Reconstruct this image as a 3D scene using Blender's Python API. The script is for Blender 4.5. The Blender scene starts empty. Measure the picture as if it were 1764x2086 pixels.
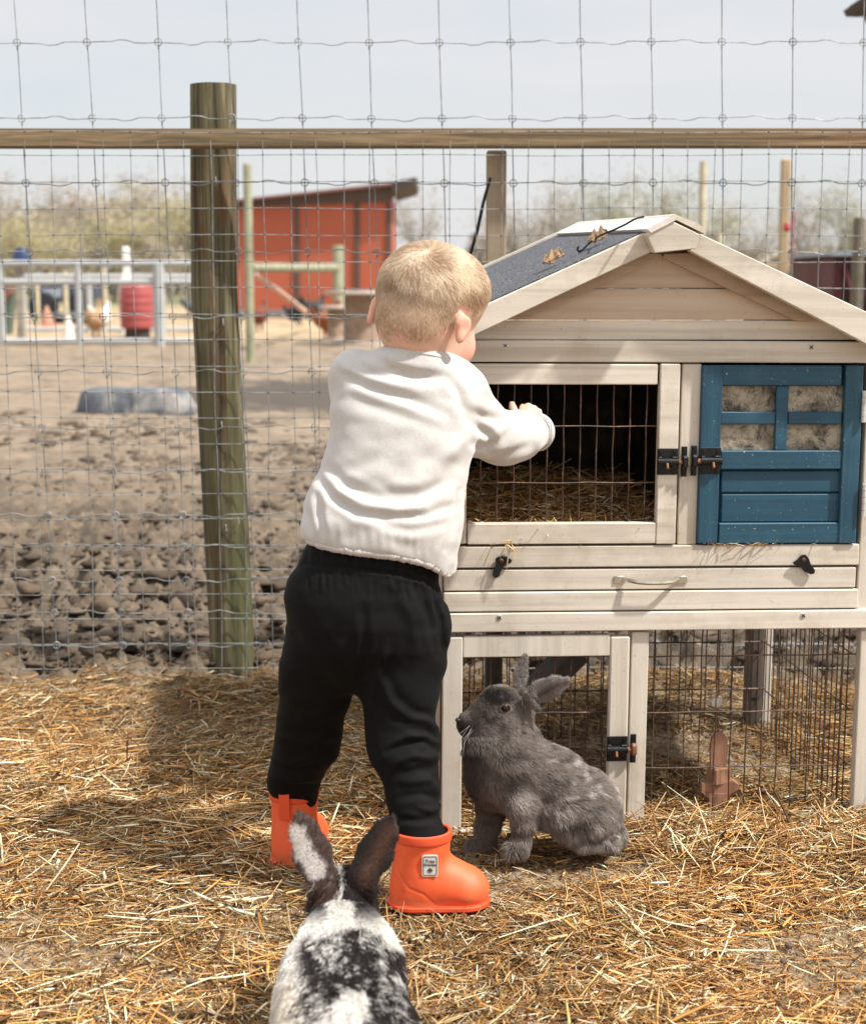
import bpy, bmesh, math, random
import numpy as np
from mathutils import Vector, Matrix, Euler

# ------------------------------------------------------------------ camera, world, sun, exposure
SC = bpy.context.scene
COL = SC.collection
R = math.radians
FPX, CX, CY = 3200.0, 882.0, 1043.0          # focal length and centre in units of a 1764 wide frame
PITCH, HCAM = R(8.41), 0.82
cam_d = bpy.data.cameras.new('camera'); cam = bpy.data.objects.new('camera', cam_d); COL.objects.link(cam)
cam.location = (0, 0, HCAM); cam.rotation_euler = (R(90) - PITCH, 0, 0)
cam_d.sensor_fit = 'HORIZONTAL'; cam_d.sensor_width = 24; cam_d.lens = FPX / 1764 * 24
cam_d.clip_start = 0.05; cam_d.clip_end = 3000
cam_d.dof.use_dof = True; cam_d.dof.focus_distance = 2.2; cam_d.dof.aperture_fstop = 5.3
SC.camera = cam
SUN = Vector((-0.62, 0.25, -0.95)).normalized()   # direction the light travels
SUN_EL = math.asin(-SUN.z)
world = bpy.data.worlds.new('World'); SC.world = world; world.use_nodes = True
sun_d = bpy.data.lights.new('sun', 'SUN'); sun_d.energy = 4.4; sun_d.angle = R(2.4); sun_d.color = (1.0, 0.965, 0.91)
sun = bpy.data.objects.new('sun', sun_d); COL.objects.link(sun); sun.rotation_euler = SUN.to_track_quat('-Z', 'Y').to_euler()
sun.location = (5, -4, 8)
def setup_world():
    nt = world.node_tree; nt.nodes.clear()
    N = lambda t: nt.nodes.new(t); L = nt.links.new
    out = N('ShaderNodeOutputWorld'); bg = N('ShaderNodeBackground'); bg.inputs['Strength'].default_value = 0.115
    sky = N('ShaderNodeTexSky'); sky.sky_type = 'NISHITA'; sky.sun_disc = False
    sky.sun_elevation = SUN_EL; sky.sun_rotation = math.atan2(-SUN.x, -SUN.y); sky.air_density = 1.0; sky.dust_density = 2.0
    tc = N('ShaderNodeTexCoord'); mp = N('ShaderNodeMapping'); mp.inputs['Scale'].default_value = (1.2, 1.2, 5.0); mp.inputs['Rotation'].default_value = (0.1, 0.12, 0.3)
    no = N('ShaderNodeTexNoise'); no.inputs['Scale'].default_value = 2.2; no.inputs['Detail'].default_value = 6; no.inputs['Roughness'].default_value = 0.55
    rp = N('ShaderNodeValToRGB'); rp.color_ramp.elements[0].position = 0.28; rp.color_ramp.elements[0].color = (0.62, 0.62, 0.62, 1)
    rp.color_ramp.elements[1].position = 0.62; rp.color_ramp.elements[1].color = (0.93, 0.93, 0.93, 1)
    mx = N('ShaderNodeMix'); mx.data_type = 'RGBA'; mx.inputs[7].default_value = (4.85, 4.95, 5.2, 1)     # thin bright overcast
    L(tc.outputs['Generated'], mp.inputs['Vector']); L(mp.outputs[0], no.inputs['Vector']); L(no.outputs['Fac'], rp.inputs[0])
    # bright veil of thin cloud: like any overcast sky, brighter overhead than along the horizon
    sx = N('ShaderNodeSeparateXYZ'); L(tc.outputs['Generated'], sx.inputs[0]); zr = N('ShaderNodeMapRange'); zr.inputs['From Min'].default_value = 0.22; zr.inputs['From Max'].default_value = 0.95; zr.inputs['To Min'].default_value = 1.0; zr.inputs['To Max'].default_value = 2.0
    L(sx.outputs[2], zr.inputs[0]); vm = N('ShaderNodeVectorMath'); vm.operation = 'SCALE'; vm.inputs[0].default_value = (4.85, 4.85, 4.93); L(zr.outputs[0], vm.inputs['Scale']); L(vm.outputs[0], mx.inputs[7])
    L(rp.outputs[0], mx.inputs[0]); L(sky.outputs[0], mx.inputs[6]); L(mx.outputs[2], bg.inputs['Color']); L(bg.outputs[0], out.inputs[0])
setup_world()
SC.view_settings.view_transform = 'Standard'; SC.view_settings.look = 'None'
SC.view_settings.exposure = 0.56; SC.view_settings.gamma = 1.0
SC.render.engine = 'CYCLES'; SC.cycles.max_bounces = 8; SC.cycles.transparent_max_bounces = 12; SC.cycles.use_denoising = True
try: SC.cycles_curves.shape = 'RIBBONS'
except Exception: pass

# ------------------------------------------------------------------ helpers
cp_, sp_ = math.cos(PITCH), math.sin(PITCH)
def ray(px, py):
    u, v = (px - CX) / FPX, -(py - CY) / FPX
    return np.array([u, cp_ + v * sp_, -sp_ + v * cp_])
def W(px, py, Y):                    # world point seen at (px, py) at world depth Y
    d = ray(px, py); return np.array([0, 0, HCAM]) + d * (Y / d[1])
def G(px, py, z=0.0):                # world point on the ground seen at (px, py)
    d = ray(px, py); return np.array([0, 0, HCAM]) + d * ((z - HCAM) / d[2])
def proj(P):
    P = np.asarray(P); x = P[..., 0]; y = P[..., 1]; z = P[..., 2] - HCAM
    f = y * cp_ - z * sp_; up = y * sp_ + z * cp_
    return CX + FPX * x / f, CY - FPX * up / f

def hash3(i, j, k, s=0):
    n = (i.astype(np.int64) * 374761393 + j.astype(np.int64) * 668265263 + k.astype(np.int64) * 2147483647 + s * 974634777) & 0xffffffff
    n = ((n ^ (n >> 13)) * 1274126177) & 0xffffffff
    n = n ^ (n >> 16)
    return (n & 0xffffff) / float(0xffffff)
def noise3(P, s=0):                  # value noise -1..1
    P = np.asarray(P, float); f = np.floor(P); t = P - f; t = t * t * (3 - 2 * t); f = f.astype(np.int64)
    r = 0
    for a in (0, 1):
        for b in (0, 1):
            for c in (0, 1):
                w = (t[..., 0] if a else 1 - t[..., 0]) * (t[..., 1] if b else 1 - t[..., 1]) * (t[..., 2] if c else 1 - t[..., 2])
                r = r + w * hash3(f[..., 0] + a, f[..., 1] + b, f[..., 2] + c, s)
    return r * 2 - 1
def fbm(P, o=4, s=0, g=0.5):
    P = np.asarray(P, float); r = 0; a = 1
    for i in range(o): r = r + a * noise3(P * 2 ** i + 17.3 * i, s + i); a *= g
    return r
def n2(x, y, sc, o=4, s=0): return fbm(np.stack([x * sc, y * sc, np.zeros_like(x) + s * 3.7], -1), o, s)
def sstep(a, b, x): t = np.clip((x - a) / (b - a), 0, 1); return t * t * (3 - 2 * t)
def nrm(v): v = np.asarray(v, float); return v / np.maximum(np.linalg.norm(v, axis=-1, keepdims=True), 1e-9)

# materials -----------------------------------------------------------------------------------
class M:
    def __init__(s, name):
        s.m = bpy.data.materials.new(name); s.m.use_nodes = True; s.nt = s.m.node_tree
        s.b = s.nt.nodes['Principled BSDF']; s.out = s.nt.nodes['Material Output']
    def n(s, t, **kw):
        x = s.nt.nodes.new(t)
        for k, v in kw.items(): setattr(x, k, v)
        return x
    def l(s, a, b): s.nt.links.new(a, b)
    def coord(s, kind='Object', scale=(1, 1, 1), rot=(0, 0, 0)):
        if kind == 'Position': src = s.n('ShaderNodeNewGeometry').outputs['Position']
        else: src = s.n('ShaderNodeTexCoord').outputs[kind]
        mp = s.n('ShaderNodeMapping'); mp.inputs['Scale'].default_value = scale; mp.inputs['Rotation'].default_value = rot
        s.l(src, mp.inputs[0]); return mp.outputs[0]
    def noise(s, vec, scale, detail=4, rough=0.55, dist=0.0):
        x = s.n('ShaderNodeTexNoise'); x.inputs['Scale'].default_value = scale; x.inputs['Detail'].default_value = detail
        x.inputs['Roughness'].default_value = rough; x.inputs['Distortion'].default_value = dist; s.l(vec, x.inputs['Vector']); return x.outputs['Fac']
    def ramp(s, fac, stops, interp='LINEAR'):
        r = s.n('ShaderNodeValToRGB'); e = r.color_ramp.elements; r.color_ramp.interpolation = interp
        while len(e) < len(stops): e.new(0.5)
        for q, (p, c) in zip(e, stops):
            q.position = p; q.color = (c, c, c, 1) if isinstance(c, (int, float)) else (*c, 1)
        s.l(fac, r.inputs[0]); return r.outputs[0]
    def mix(s, fac, a, b, mode='MIX'):
        x = s.n('ShaderNodeMix', data_type='RGBA', blend_type=mode)
        for sock, v in ((x.inputs[0], fac), (x.inputs[6], a), (x.inputs[7], b)):
            if hasattr(v, 'is_output') or isinstance(v, bpy.types.NodeSocket): s.l(v, sock)
            elif isinstance(v, (int, float)): sock.default_value = v if sock.type == 'VALUE' else (v, v, v, 1)
            else: sock.default_value = (*v, 1)
        return x.outputs[2]
    def math(s, op, a, b=0.0):
        x = s.n('ShaderNodeMath', operation=op)
        for sock, v in zip(x.inputs, (a, b)):
            if isinstance(v, bpy.types.NodeSocket): s.l(v, sock)
            else: sock.default_value = v
        return x.outputs[0]
    def attr(s, name): x = s.n('ShaderNodeAttribute', attribute_name=name); return x.outputs['Color']
    def set(s, color=None, rough=None, metal=None, bump=None, bstr=0.3, bdist=0.002, **kw):
        for k, v in (('Base Color', color), ('Roughness', rough), ('Metallic', metal)):
            if v is None: continue
            if isinstance(v, bpy.types.NodeSocket): s.l(v, s.b.inputs[k])
            elif isinstance(v, (int, float)): s.b.inputs[k].default_value = v
            else: s.b.inputs[k].default_value = (*v, 1)
        for k, v in kw.items(): s.b.inputs[k.replace('_', ' ')].default_value = v
        if bump is not None:
            b = s.n('ShaderNodeBump'); b.inputs['Strength'].default_value = bstr; b.inputs['Distance'].default_value = bdist
            s.l(bump, b.inputs['Height']); s.l(b.outputs[0], s.b.inputs['Normal'])
        return s.m
def plain(name, c, rough=0.6, metal=0.0, var=0.12, sc=40, bstr=0.15, **kw):
    m = M(name); v = m.coord('Object'); f = m.noise(v, sc, 4)
    col = m.ramp(f, [(0.3, tuple(x * (1 - var) for x in c)), (0.7, tuple(min(1, x * (1 + var)) for x in c))])
    return m.set(col, rough, metal, f, bstr, 0.001, **kw)
def wood(name, light, dark, axis='x', rough=0.75, grain=1.0, stain=(0.30, 0.22, 0.14), stain_amt=0.35, speck=0.0, bstr=0.35):
    m = M(name)
    sc = {'x': (1.5, 60, 60), 'z': (60, 60, 1.5), 'y': (60, 1.5, 60)}[axis]
    info = m.n('ShaderNodeObjectInfo')
    v = m.coord('Object', sc); v2 = m.coord('Object', tuple(q * 0.35 for q in sc)); v3 = m.coord('Object', (1, 1, 1))
    g = m.noise(v, 1.0 * grain, 6, 0.65, 0.6); g2 = m.noise(v2, 1.0 * grain, 3, 0.5, 1.5)
    c = m.ramp(g, [(0.30, dark), (0.52, light), (0.75, tuple(min(1, x * 1.12) for x in light))])
    c = m.mix(m.ramp(g2, [(0.45, 0.0), (0.75, 0.55)]), c, dark)
    st = m.noise(v3, 6, 6, 0.7); c = m.mix(m.ramp(st, [(0.5, 0.0), (0.78, stain_amt)]), c, stain)
    if speck:
        sp = m.noise(v3, 260, 2, 0.5); c = m.mix(m.math('MULTIPLY', m.ramp(sp, [(0.67, 0.0), (0.73, speck)]), m.ramp(m.noise(v3, 14, 3, .6), [(.45, 0.0), (.6, 1.0)])), c, (0.12, 0.08, 0.05)); c = m.mix(m.ramp(m.noise(m.coord('Object', (3, 3, 14) if axis == 'x' else (14, 3, 3)), 1.0, 5, .7), [(.52, 0.0), (.72, .45)]), c, tuple(x * .55 for x in light))
    c = m.mix(0.5, c, m.ramp(info.outputs['Random'], [(0, 0.86), (1, 1.0)]), 'MULTIPLY')
    return m.set(c, rough, 0, g, bstr, 0.0012)

# mesh building -------------------------------------------------------------------------------
def fast_mesh(name, V, F, smooth=True):
    V = np.asarray(V, np.float32); F = np.asarray(F, np.int32); k = F.shape[1]
    me = bpy.data.meshes.new(name); me.vertices.add(len(V)); me.vertices.foreach_set('co', V.ravel())
    me.loops.add(F.size); me.loops.foreach_set('vertex_index', F.ravel())
    me.polygons.add(len(F)); me.polygons.foreach_set('loop_start', np.arange(0, F.size, k, dtype=np.int32))
    me.polygons.foreach_set('loop_total', np.full(len(F), k, np.int32))
    me.update(calc_edges=True); me.validate()
    if smooth: me.polygons.foreach_set('use_smooth', np.ones(len(me.polygons), bool))
    return me
def link(name, me, mat=None, parent=None):
    o = bpy.data.objects.new(name, me); COL.objects.link(o)
    if mat is not None:
        for q in (mat if isinstance(mat, (list, tuple)) else [mat]): me.materials.append(q)
    if parent is not None: o.parent = parent
    return o
def tag(o, label=None, cat=None, group=None, kind=None):
    if label: o['label'] = label
    if cat: o['category'] = cat
    if group: o['group'] = group
    if kind: o['kind'] = kind
    return o
def empty(name, loc=(0, 0, 0), label=None, cat=None, group=None, rot=(0, 0, 0)):
    o = bpy.data.objects.new(name, None); COL.objects.link(o); o.location = loc; o.rotation_euler = rot; o.empty_display_size = 0.05
    return tag(o, label, cat, group)
def color_attr(me, C, name='col'):
    a = me.color_attributes.new(name, 'FLOAT_COLOR', 'POINT')
    a.data.foreach_set('color', np.concatenate([C, np.ones((len(C), 1))], 1).astype(np.float32).ravel())
class B:                              # collects shapes, builds ONE mesh
    def __init__(s): s.v = []; s.f = []; s.mi = []; s.cur = 0
    def add(s, vs, fs):
        o = len(s.v); s.v += [tuple(map(float, q)) for q in vs]; s.f += [tuple(i + o for i in f) for f in fs]; s.mi += [s.cur] * len(fs); return s
    def box(s, lo, hi, bv=0.0, rot=None, org=None):
        x0, y0, z0 = lo; x1, y1, z1 = hi
        b = min(bv, (x1 - x0) * .4, (y1 - y0) * .4, (z1 - z0) * .4)
        if b <= 0:
            vs = [(x, y, z) for x in (x0, x1) for y in (y0, y1) for z in (z0, z1)]
            fs = [(0, 1, 3, 2), (4, 6, 7, 5), (0, 4, 5, 1), (2, 3, 7, 6), (0, 2, 6, 4), (1, 5, 7, 3)]
        else:
            vs = []; idx = {}
            for i in (0, 1):
                for j in (0, 1):
                    for k in (0, 1):
                        c = [(x0, x1)[i], (y0, y1)[j], (z0, z1)[k]]; sg = [1 - 2 * i, 1 - 2 * j, 1 - 2 * k]
                        for ax in range(3):
                            p = [c[a] + (0 if a == ax else sg[a] * b) for a in range(3)]
                            idx[(i, j, k, ax)] = len(vs); vs.append(p)
            fs = []
            for ax in range(3):
                a1, a2 = [(1, 2), (2, 0), (0, 1)][ax]
                for sd in (0, 1):
                    q = []
                    for (u, w) in ((0, 0), (1, 0), (1, 1), (0, 1)):
                        t = [0, 0, 0]; t[ax] = sd; t[a1] = u; t[a2] = w; q.append(idx[(*t, ax)])
                    fs.append(tuple(q if sd else q[::-1]))
            for ax in range(3):
                a1, a2 = [(1, 2), (2, 0), (0, 1)][ax]
                for u in (0, 1):
                    for w in (0, 1):
                        t0 = [0, 0, 0]; t0[a1] = u; t0[a2] = w; t1 = list(t0); t1[ax] = 1
                        q = [idx[(*t0, a1)], idx[(*t1, a1)], idx[(*t1, a2)], idx[(*t0, a2)]]
                        fs.append(tuple(q if (u != w) else q[::-1]) if u else tuple(q[::-1] if w == 0 else q))
            for i in (0, 1):
                for j in (0, 1):
                    for k in (0, 1):
                        q = [idx[(i, j, k, 0)], idx[(i, j, k, 1)], idx[(i, j, k, 2)]]
                        fs.append(tuple(q if (i + j + k) % 2 else q[::-1]))
        if rot is not None:
            c = Vector(org if org is not None else ((x0 + x1) / 2, (y0 + y1) / 2, (z0 + z1) / 2)); vs = [tuple(rot @ (Vector(p) - c) + c) for p in vs]
        return s.add(vs, fs)
    def prism(s, poly, y0, y1, ax=1):  # polygon in (x,z), extruded along y
        n = len(poly)
        if ax == 1: vs = [(p[0], y0, p[1]) for p in poly] + [(p[0], y1, p[1]) for p in poly]
        else: vs = [(p[0], p[1], y0) for p in poly] + [(p[0], p[1], y1) for p in poly]
        fs = [tuple(range(n))[::-1], tuple(range(n, 2 * n))] + [(i, (i + 1) % n, (i + 1) % n + n, i + n) for i in range(n)]
        return s.add(vs, fs)
    def tube(s, pts, r, k=6, caps=True):
        pts = [np.asarray(p, float) for p in pts]; n = len(pts); rr = r if hasattr(r, '__len__') else [r] * n
        ref = None; vs = []
        for i, p in enumerate(pts):
            t = nrm(pts[min(i + 1, n - 1)] - pts[max(i - 1, 0)])
            if ref is None:
                ref = np.array([0, 0, 1.0]) if abs(t[2]) < 0.8 else np.array([1.0, 0, 0])
            a = nrm(np.cross(t, ref)); b = np.cross(a, t); ref = b
            for j in range(k):
                w = 2 * math.pi * j / k; vs.append(p + rr[i] * (math.cos(w) * a + math.sin(w) * b))
        fs = [(i * k + j, i * k + (j + 1) % k, (i + 1) * k + (j + 1) % k, (i + 1) * k + j) for i in range(n - 1) for j in range(k)]
        if caps: fs += [tuple(range(k))[::-1], tuple((n - 1) * k + j for j in range(k))]
        return s.add(vs, fs)
    def lathe(s, prof, c=(0, 0, 0), k=24, rot=None):   # prof: (r, z)
        vs = []; n = len(prof)
        for (r, z) in prof:
            for j in range(k):
                w = 2 * math.pi * j / k; p = Vector((r * math.cos(w), r * math.sin(w), z))
                if rot is not None: p = rot @ p
                vs.append((p.x + c[0], p.y + c[1], p.z + c[2]))
        fs = [(i * k + j, i * k + (j + 1) % k, (i + 1) * k + (j + 1) % k, (i + 1) * k + j) for i in range(n - 1) for j in range(k)]
        fs += [tuple(range(k))[::-1], tuple((n - 1) * k + j for j in range(k))]
        return s.add(vs, fs)
    def ball(s, c, r, k=6):
        r = r if hasattr(r, '__len__') else (r, r, r); vs = []; fs = []
        for i in range(1, k):
            for j in range(k + 2):
                a, b = math.pi * i / k, 2 * math.pi * j / (k + 2)
                vs.append((c[0] + r[0] * math.sin(a) * math.cos(b), c[1] + r[1] * math.sin(a) * math.sin(b), c[2] + r[2] * math.cos(a)))
        q = k + 2; vs += [(c[0], c[1], c[2] + r[2]), (c[0], c[1], c[2] - r[2])]; T, D = len(vs) - 2, len(vs) - 1
        for i in range(k - 2):
            for j in range(q): fs.append((i * q + j, (i + 1) * q + j, (i + 1) * q + (j + 1) % q, i * q + (j + 1) % q))
        for j in range(q): fs.append((T, j, (j + 1) % q)); fs.append((D, (k - 2) * q + (j + 1) % q, (k - 2) * q + j))
        return s.add(vs, fs)
    def build(s, name, mat, parent=None, smooth=False, fix=True):
        me = bpy.data.meshes.new(name); me.from_pydata(s.v, [], s.f); me.update()
        if fix and len(s.f) < 20000:
            bm = bmesh.new(); bm.from_mesh(me); bmesh.ops.recalc_face_normals(bm, faces=bm.faces); bm.to_mesh(me); bm.free()
        if any(s.mi): me.polygons.foreach_set('material_index', s.mi)
        if smooth:
            me.polygons.foreach_set('use_smooth', [True] * len(me.polygons))
            try: me.set_sharp_from_angle(angle=R(40))
            except Exception: pass
        return link(name, me, mat, parent)

# signed distance modelling ---------------------------------------------------------------------
class SDF:
    def __init__(s, lo, hi, h):
        s.h = h; s.lo = np.asarray(lo, float); s.n = np.ceil((np.asarray(hi) - s.lo) / h).astype(int) + 1
        s.F = np.full(s.n, 0.08, np.float32); s.ax = [s.lo[i] + h * np.arange(s.n[i]) for i in range(3)]
    def sub(s, lo, hi):
        a = np.clip(np.floor((np.asarray(lo) - s.lo) / s.h).astype(int), 0, s.n - 1); b = np.clip(np.ceil((np.asarray(hi) - s.lo) / s.h).astype(int) + 1, 1, s.n)
        sl = tuple(slice(a[i], b[i]) for i in range(3))
        X = s.ax[0][sl[0]][:, None, None]; Y = s.ax[1][sl[1]][None, :, None]; Z = s.ax[2][sl[2]][None, None, :]
        return sl, X, Y, Z
    def comb(s, sl, d, k, op):
        F = s.F[sl]
        if op == 'sub': F = -F
        if k > 0:
            h = np.clip(0.5 + 0.5 * (F - d) / k, 0, 1); r = F * (1 - h) + d * h - k * h * (1 - h)
        else: r = np.minimum(F, d)
        s.F[sl] = -r if op == 'sub' else r
    def ell(s, c, r, k=0.01, rot=None, op='add'):
        c = np.asarray(c, float); r = np.asarray(r if hasattr(r, '__len__') else (r,) * 3, float); m = r.max() + k + 0.012
        sl, X, Y, Z = s.sub(c - m, c + m); X = X - c[0]; Y = Y - c[1]; Z = Z - c[2]
        if rot is not None:
            q = np.array(rot)          # columns = local axes in world
            X, Y, Z = (X * q[0, i] + Y * q[1, i] + Z * q[2, i] for i in range(3))
        k0 = np.sqrt((X / r[0]) ** 2 + (Y / r[1]) ** 2 + (Z / r[2]) ** 2); k1 = np.sqrt((X / r[0] ** 2) ** 2 + (Y / r[1] ** 2) ** 2 + (Z / r[2] ** 2) ** 2)
        s.comb(sl, k0 * (k0 - 1) / np.maximum(k1, 1e-6), k, op); return s
    def cone(s, a, b, ra, rb=None, k=0.01, op='add', flat=None):   # flat = (axis vector, factor): squeeze along an axis
        rb = ra if rb is None else rb; a = np.asarray(a, float); b = np.asarray(b, float); m = max(ra, rb) * (flat[1] if flat and flat[1] > 1 else 1) + k + 0.012
        sl, X, Y, Z = s.sub(np.minimum(a, b) - m, np.maximum(a, b) + m); d = b - a; L2 = max(d @ d, 1e-9)
        X = X - a[0]; Y = Y - a[1]; Z = Z - a[2]; t = np.clip((X * d[0] + Y * d[1] + Z * d[2]) / L2, 0, 1)
        X = X - t * d[0]; Y = Y - t * d[1]; Z = Z - t * d[2]
        if flat:
            n = nrm(flat[0]); q = (X * n[0] + Y * n[1] + Z * n[2]) * (1 / flat[1] - 1); X = X + q * n[0]; Y = Y + q * n[1]; Z = Z + q * n[2]
        s.comb(sl, np.sqrt(X * X + Y * Y + Z * Z) - (ra + (rb - ra) * t), k, op); return s
    def chain(s, pts, k=0.01, flat=None):
        for (a, ra), (b, rb) in zip(pts[:-1], pts[1:]): s.cone(a, b, ra, rb, k, flat=flat)
        return s
    def loft(s, rows, k=0.01, op='add', zlo=None, zhi=None, pw=2.0, grow=0.0):  # rows: (z, cx, cy, a, b)
        rw = np.array(sorted(rows)); z0, z1 = rw[0, 0], rw[-1, 0]; am = max(rw[:, 3].max(), rw[:, 4].max()) + k + 0.015
        sl, X, Y, Z = s.sub((rw[:, 1].min() - am, rw[:, 2].min() - am, z0 - k - 0.015), (rw[:, 1].max() + am, rw[:, 2].max() + am, z1 + k + 0.015))
        zz = Z[0, 0, :]; I = lambda c: np.interp(zz, rw[:, 0], rw[:, c])[None, None, :]
        a, b = I(3) + grow, I(4) + grow; q = (np.abs((X - I(1)) / a) ** pw + np.abs((Y - I(2)) / b) ** pw) ** (1 / pw)
        d = (q - 1) * np.minimum(a, b); d = np.maximum(d, np.maximum(z0 - Z, Z - z1)); s.comb(sl, d.astype(np.float32), k, op); return s
    def cut(s, fn):                    # F = max(F, fn(X,Y,Z))
        sl, X, Y, Z = s.sub(s.lo, s.lo + s.n * s.h); s.F = np.maximum(s.F, fn(X, Y, Z)).astype(np.float32); return s
    def mesh(s, blur=0):
        F = s.F.copy(); F[0] = F[-1] = 0.05; F[:, 0] = F[:, -1] = 0.05; F[:, :, 0] = F[:, :, -1] = 0.05
        for _ in range(blur):
            for ax in range(3): F = 0.5 * F + 0.25 * (np.roll(F, 1, ax) + np.roll(F, -1, ax))
        S = F < 0
        cnt = sum(S[i:S.shape[0] - 1 + i, j:S.shape[1] - 1 + j, k:S.shape[2] - 1 + k].astype(np.int8) for i in (0, 1) for j in (0, 1) for k in (0, 1))
        act = (cnt > 0) & (cnt < 8); idx = np.argwhere(act); vid = np.full(act.shape, -1, np.int32); vid[act] = np.arange(len(idx))
        cor = [(i, j, k) for i in (0, 1) for j in (0, 1) for k in (0, 1)]
        V = np.stack([F[idx[:, 0] + c[0], idx[:, 1] + c[1], idx[:, 2] + c[2]] for c in cor], 1)
        acc = np.zeros((len(idx), 3)); n = np.zeros(len(idx))
        for a in range(8):
            for b in range(a + 1, 8):
                if sum(abs(cor[a][q] - cor[b][q]) for q in range(3)) != 1: continue
                m = (V[:, a] < 0) != (V[:, b] < 0); t = np.where(m, V[:, a] / np.where(m, V[:, a] - V[:, b], 1), 0)
                acc += m[:, None] * (np.array(cor[a]) + (np.array(cor[b]) - np.array(cor[a])) * t[:, None]); n += m
        P = (idx + acc / n[:, None]) * s.h + s.lo; quads = []
        for ax in range(3):
            a1, a2 = [(1, 2), (2, 0), (0, 1)][ax]
            s0 = [slice(1, -1)] * 3; s1 = [slice(1, -1)] * 3; s0[ax] = slice(0, -1); s1[ax] = slice(1, None)
            A, Bq = S[tuple(s0)], S[tuple(s1)]; e = np.argwhere(A != Bq); ins = A[A != Bq]
            off = np.ones(3, int); off[ax] = 0; e = e + off; u = np.zeros(3, int); w = np.zeros(3, int); u[a1] = 1; w[a2] = 1
            q = [e - u - w, e - w, e, e - u]; q = np.stack([vid[x[:, 0], x[:, 1], x[:, 2]] for x in q], 1)
            q[~ins] = q[~ins][:, ::-1]; quads.append(q)
        Q = np.concatenate(quads); Q = Q[(Q >= 0).all(1)]
        return P, Q
def vnormals(V, Q):
    fn = np.cross(V[Q[:, 2]] - V[Q[:, 0]], V[Q[:, -1]] - V[Q[:, 1]]) if Q.shape[1] == 4 else np.cross(V[Q[:, 1]] - V[Q[:, 0]], V[Q[:, 2]] - V[Q[:, 0]])
    N = np.zeros_like(V)
    for i in range(Q.shape[1]): np.add.at(N, Q[:, i], fn)
    return nrm(N)
def smooth_mesh(V, Q, it=2, lam=0.5):
    for _ in range(it):
        S = np.zeros_like(V); n = np.zeros(len(V))
        for a, b in ((0, 1), (1, 2), (2, 3), (3, 0)):
            np.add.at(S, Q[:, a], V[Q[:, b]]); np.add.at(S, Q[:, b], V[Q[:, a]]); np.add.at(n, Q[:, a], 1); np.add.at(n, Q[:, b], 1)
        V = V + lam * (S / n[:, None] - V)
    return V
def seg_dist(px, py, pl):
    best = np.full(px.shape, 1e9); par = np.zeros(px.shape); n = len(pl) - 1
    for i in range(n):
        a = np.array(pl[i], float); b = np.array(pl[i + 1], float); d = b - a
        t = np.clip(((px - a[0]) * d[0] + (py - a[1]) * d[1]) / (d @ d), 0, 1)
        q = np.hypot(px - a[0] - t * d[0], py - a[1] - t * d[1]); m = q < best; best[m] = q[m]; par[m] = (i + t[m]) / n
    return best, par
def creases(V, N, lst, facing=True):          # folds drawn as polylines; amplitudes in metres
    px, py = proj(V); D = np.zeros(len(V)); f = sstep(0.1, -0.35, N[:, 1]) if facing else 1
    for pl, amp, w in lst:
        d, t = seg_dist(px, py, pl); tp = np.sin(np.pi * np.clip(t * 0.9 + 0.05, 0, 1)) ** 0.6
        D += amp * tp * (np.exp(-(d / w) ** 2) - 0.45 * np.exp(-((d - 1.7 * w) / w) ** 2))
    return D * f
rng = np.random.default_rng(7)
def hair(name, V, Q, count, weight, lenf, dirf, colf, rad, mat, parent, pts=5, curl=0.0, taper=0.25, seed=1, lift=0.0):
    g = np.random.default_rng(seed)
    T = np.concatenate([Q[:, [0, 1, 2]], Q[:, [0, 2, 3]]]); A, Bv, Cv = V[T[:, 0]], V[T[:, 1]], V[T[:, 2]]
    ar = np.linalg.norm(np.cross(Bv - A, Cv - A), axis=1); cen = (A + Bv + Cv) / 3; w = ar * weight(cen); w = w / w.sum()
    ti = g.choice(len(T), count, p=w); u = g.random(count); v = g.random(count); m = u + v > 1; u[m] = 1 - u[m]; v[m] = 1 - v[m]
    P = A[ti] + (Bv[ti] - A[ti]) * u[:, None] + (Cv[ti] - A[ti]) * v[:, None]
    VN = vnormals(V, Q); N = nrm(VN[T[ti, 0]] * (1 - u - v)[:, None] + VN[T[ti, 1]] * u[:, None] + VN[T[ti, 2]] * v[:, None])
    L = lenf(P, g) ; D = dirf(P, N, g); D = D - N * (D * N).sum(1, keepdims=True); D = nrm(D)
    X = np.zeros((count, pts, 3)); cl = fbm(P * 60, 2, 5)[:, None] * 0.35 + g.normal(0, 0.10, (count, 1)); side = np.cross(N, D)
    X[:, 0] = P - N * 0.001
    for i in range(1, pts):
        t = i / (pts - 1); a = (0.95 - 0.75 * t) * (1 + lift)
        step = nrm(N * a * 0.8 + D * (0.25 + t) + side * (cl + curl * np.sin(t * 5 + P[:, :1] * 300)))
        X[:, i] = X[:, i - 1] + step * (L / (pts - 1))[:, None]
    cu = bpy.data.hair_curves.new(name); cu.add_curves([pts] * count)
    cu.attributes['position'].data.foreach_set('vector', X.astype(np.float32).ravel())
    ra = cu.attributes.get('radius') or cu.attributes.new('radius', 'FLOAT', 'POINT')
    rr = rad * (1 - (1 - taper) * np.linspace(0, 1, pts) ** 1.5); ra.data.foreach_set('value', np.tile(rr, count).astype(np.float32))
    ca = cu.attributes.new('col', 'FLOAT_COLOR', 'CURVE'); C = np.clip(colf(P, N, g), 0, 1)
    ca.data.foreach_set('color', np.concatenate([C, np.ones((count, 1))], 1).astype(np.float32).ravel())
    o = bpy.data.objects.new(name, cu); COL.objects.link(o); o.parent = parent; cu.materials.append(mat); return o
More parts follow.
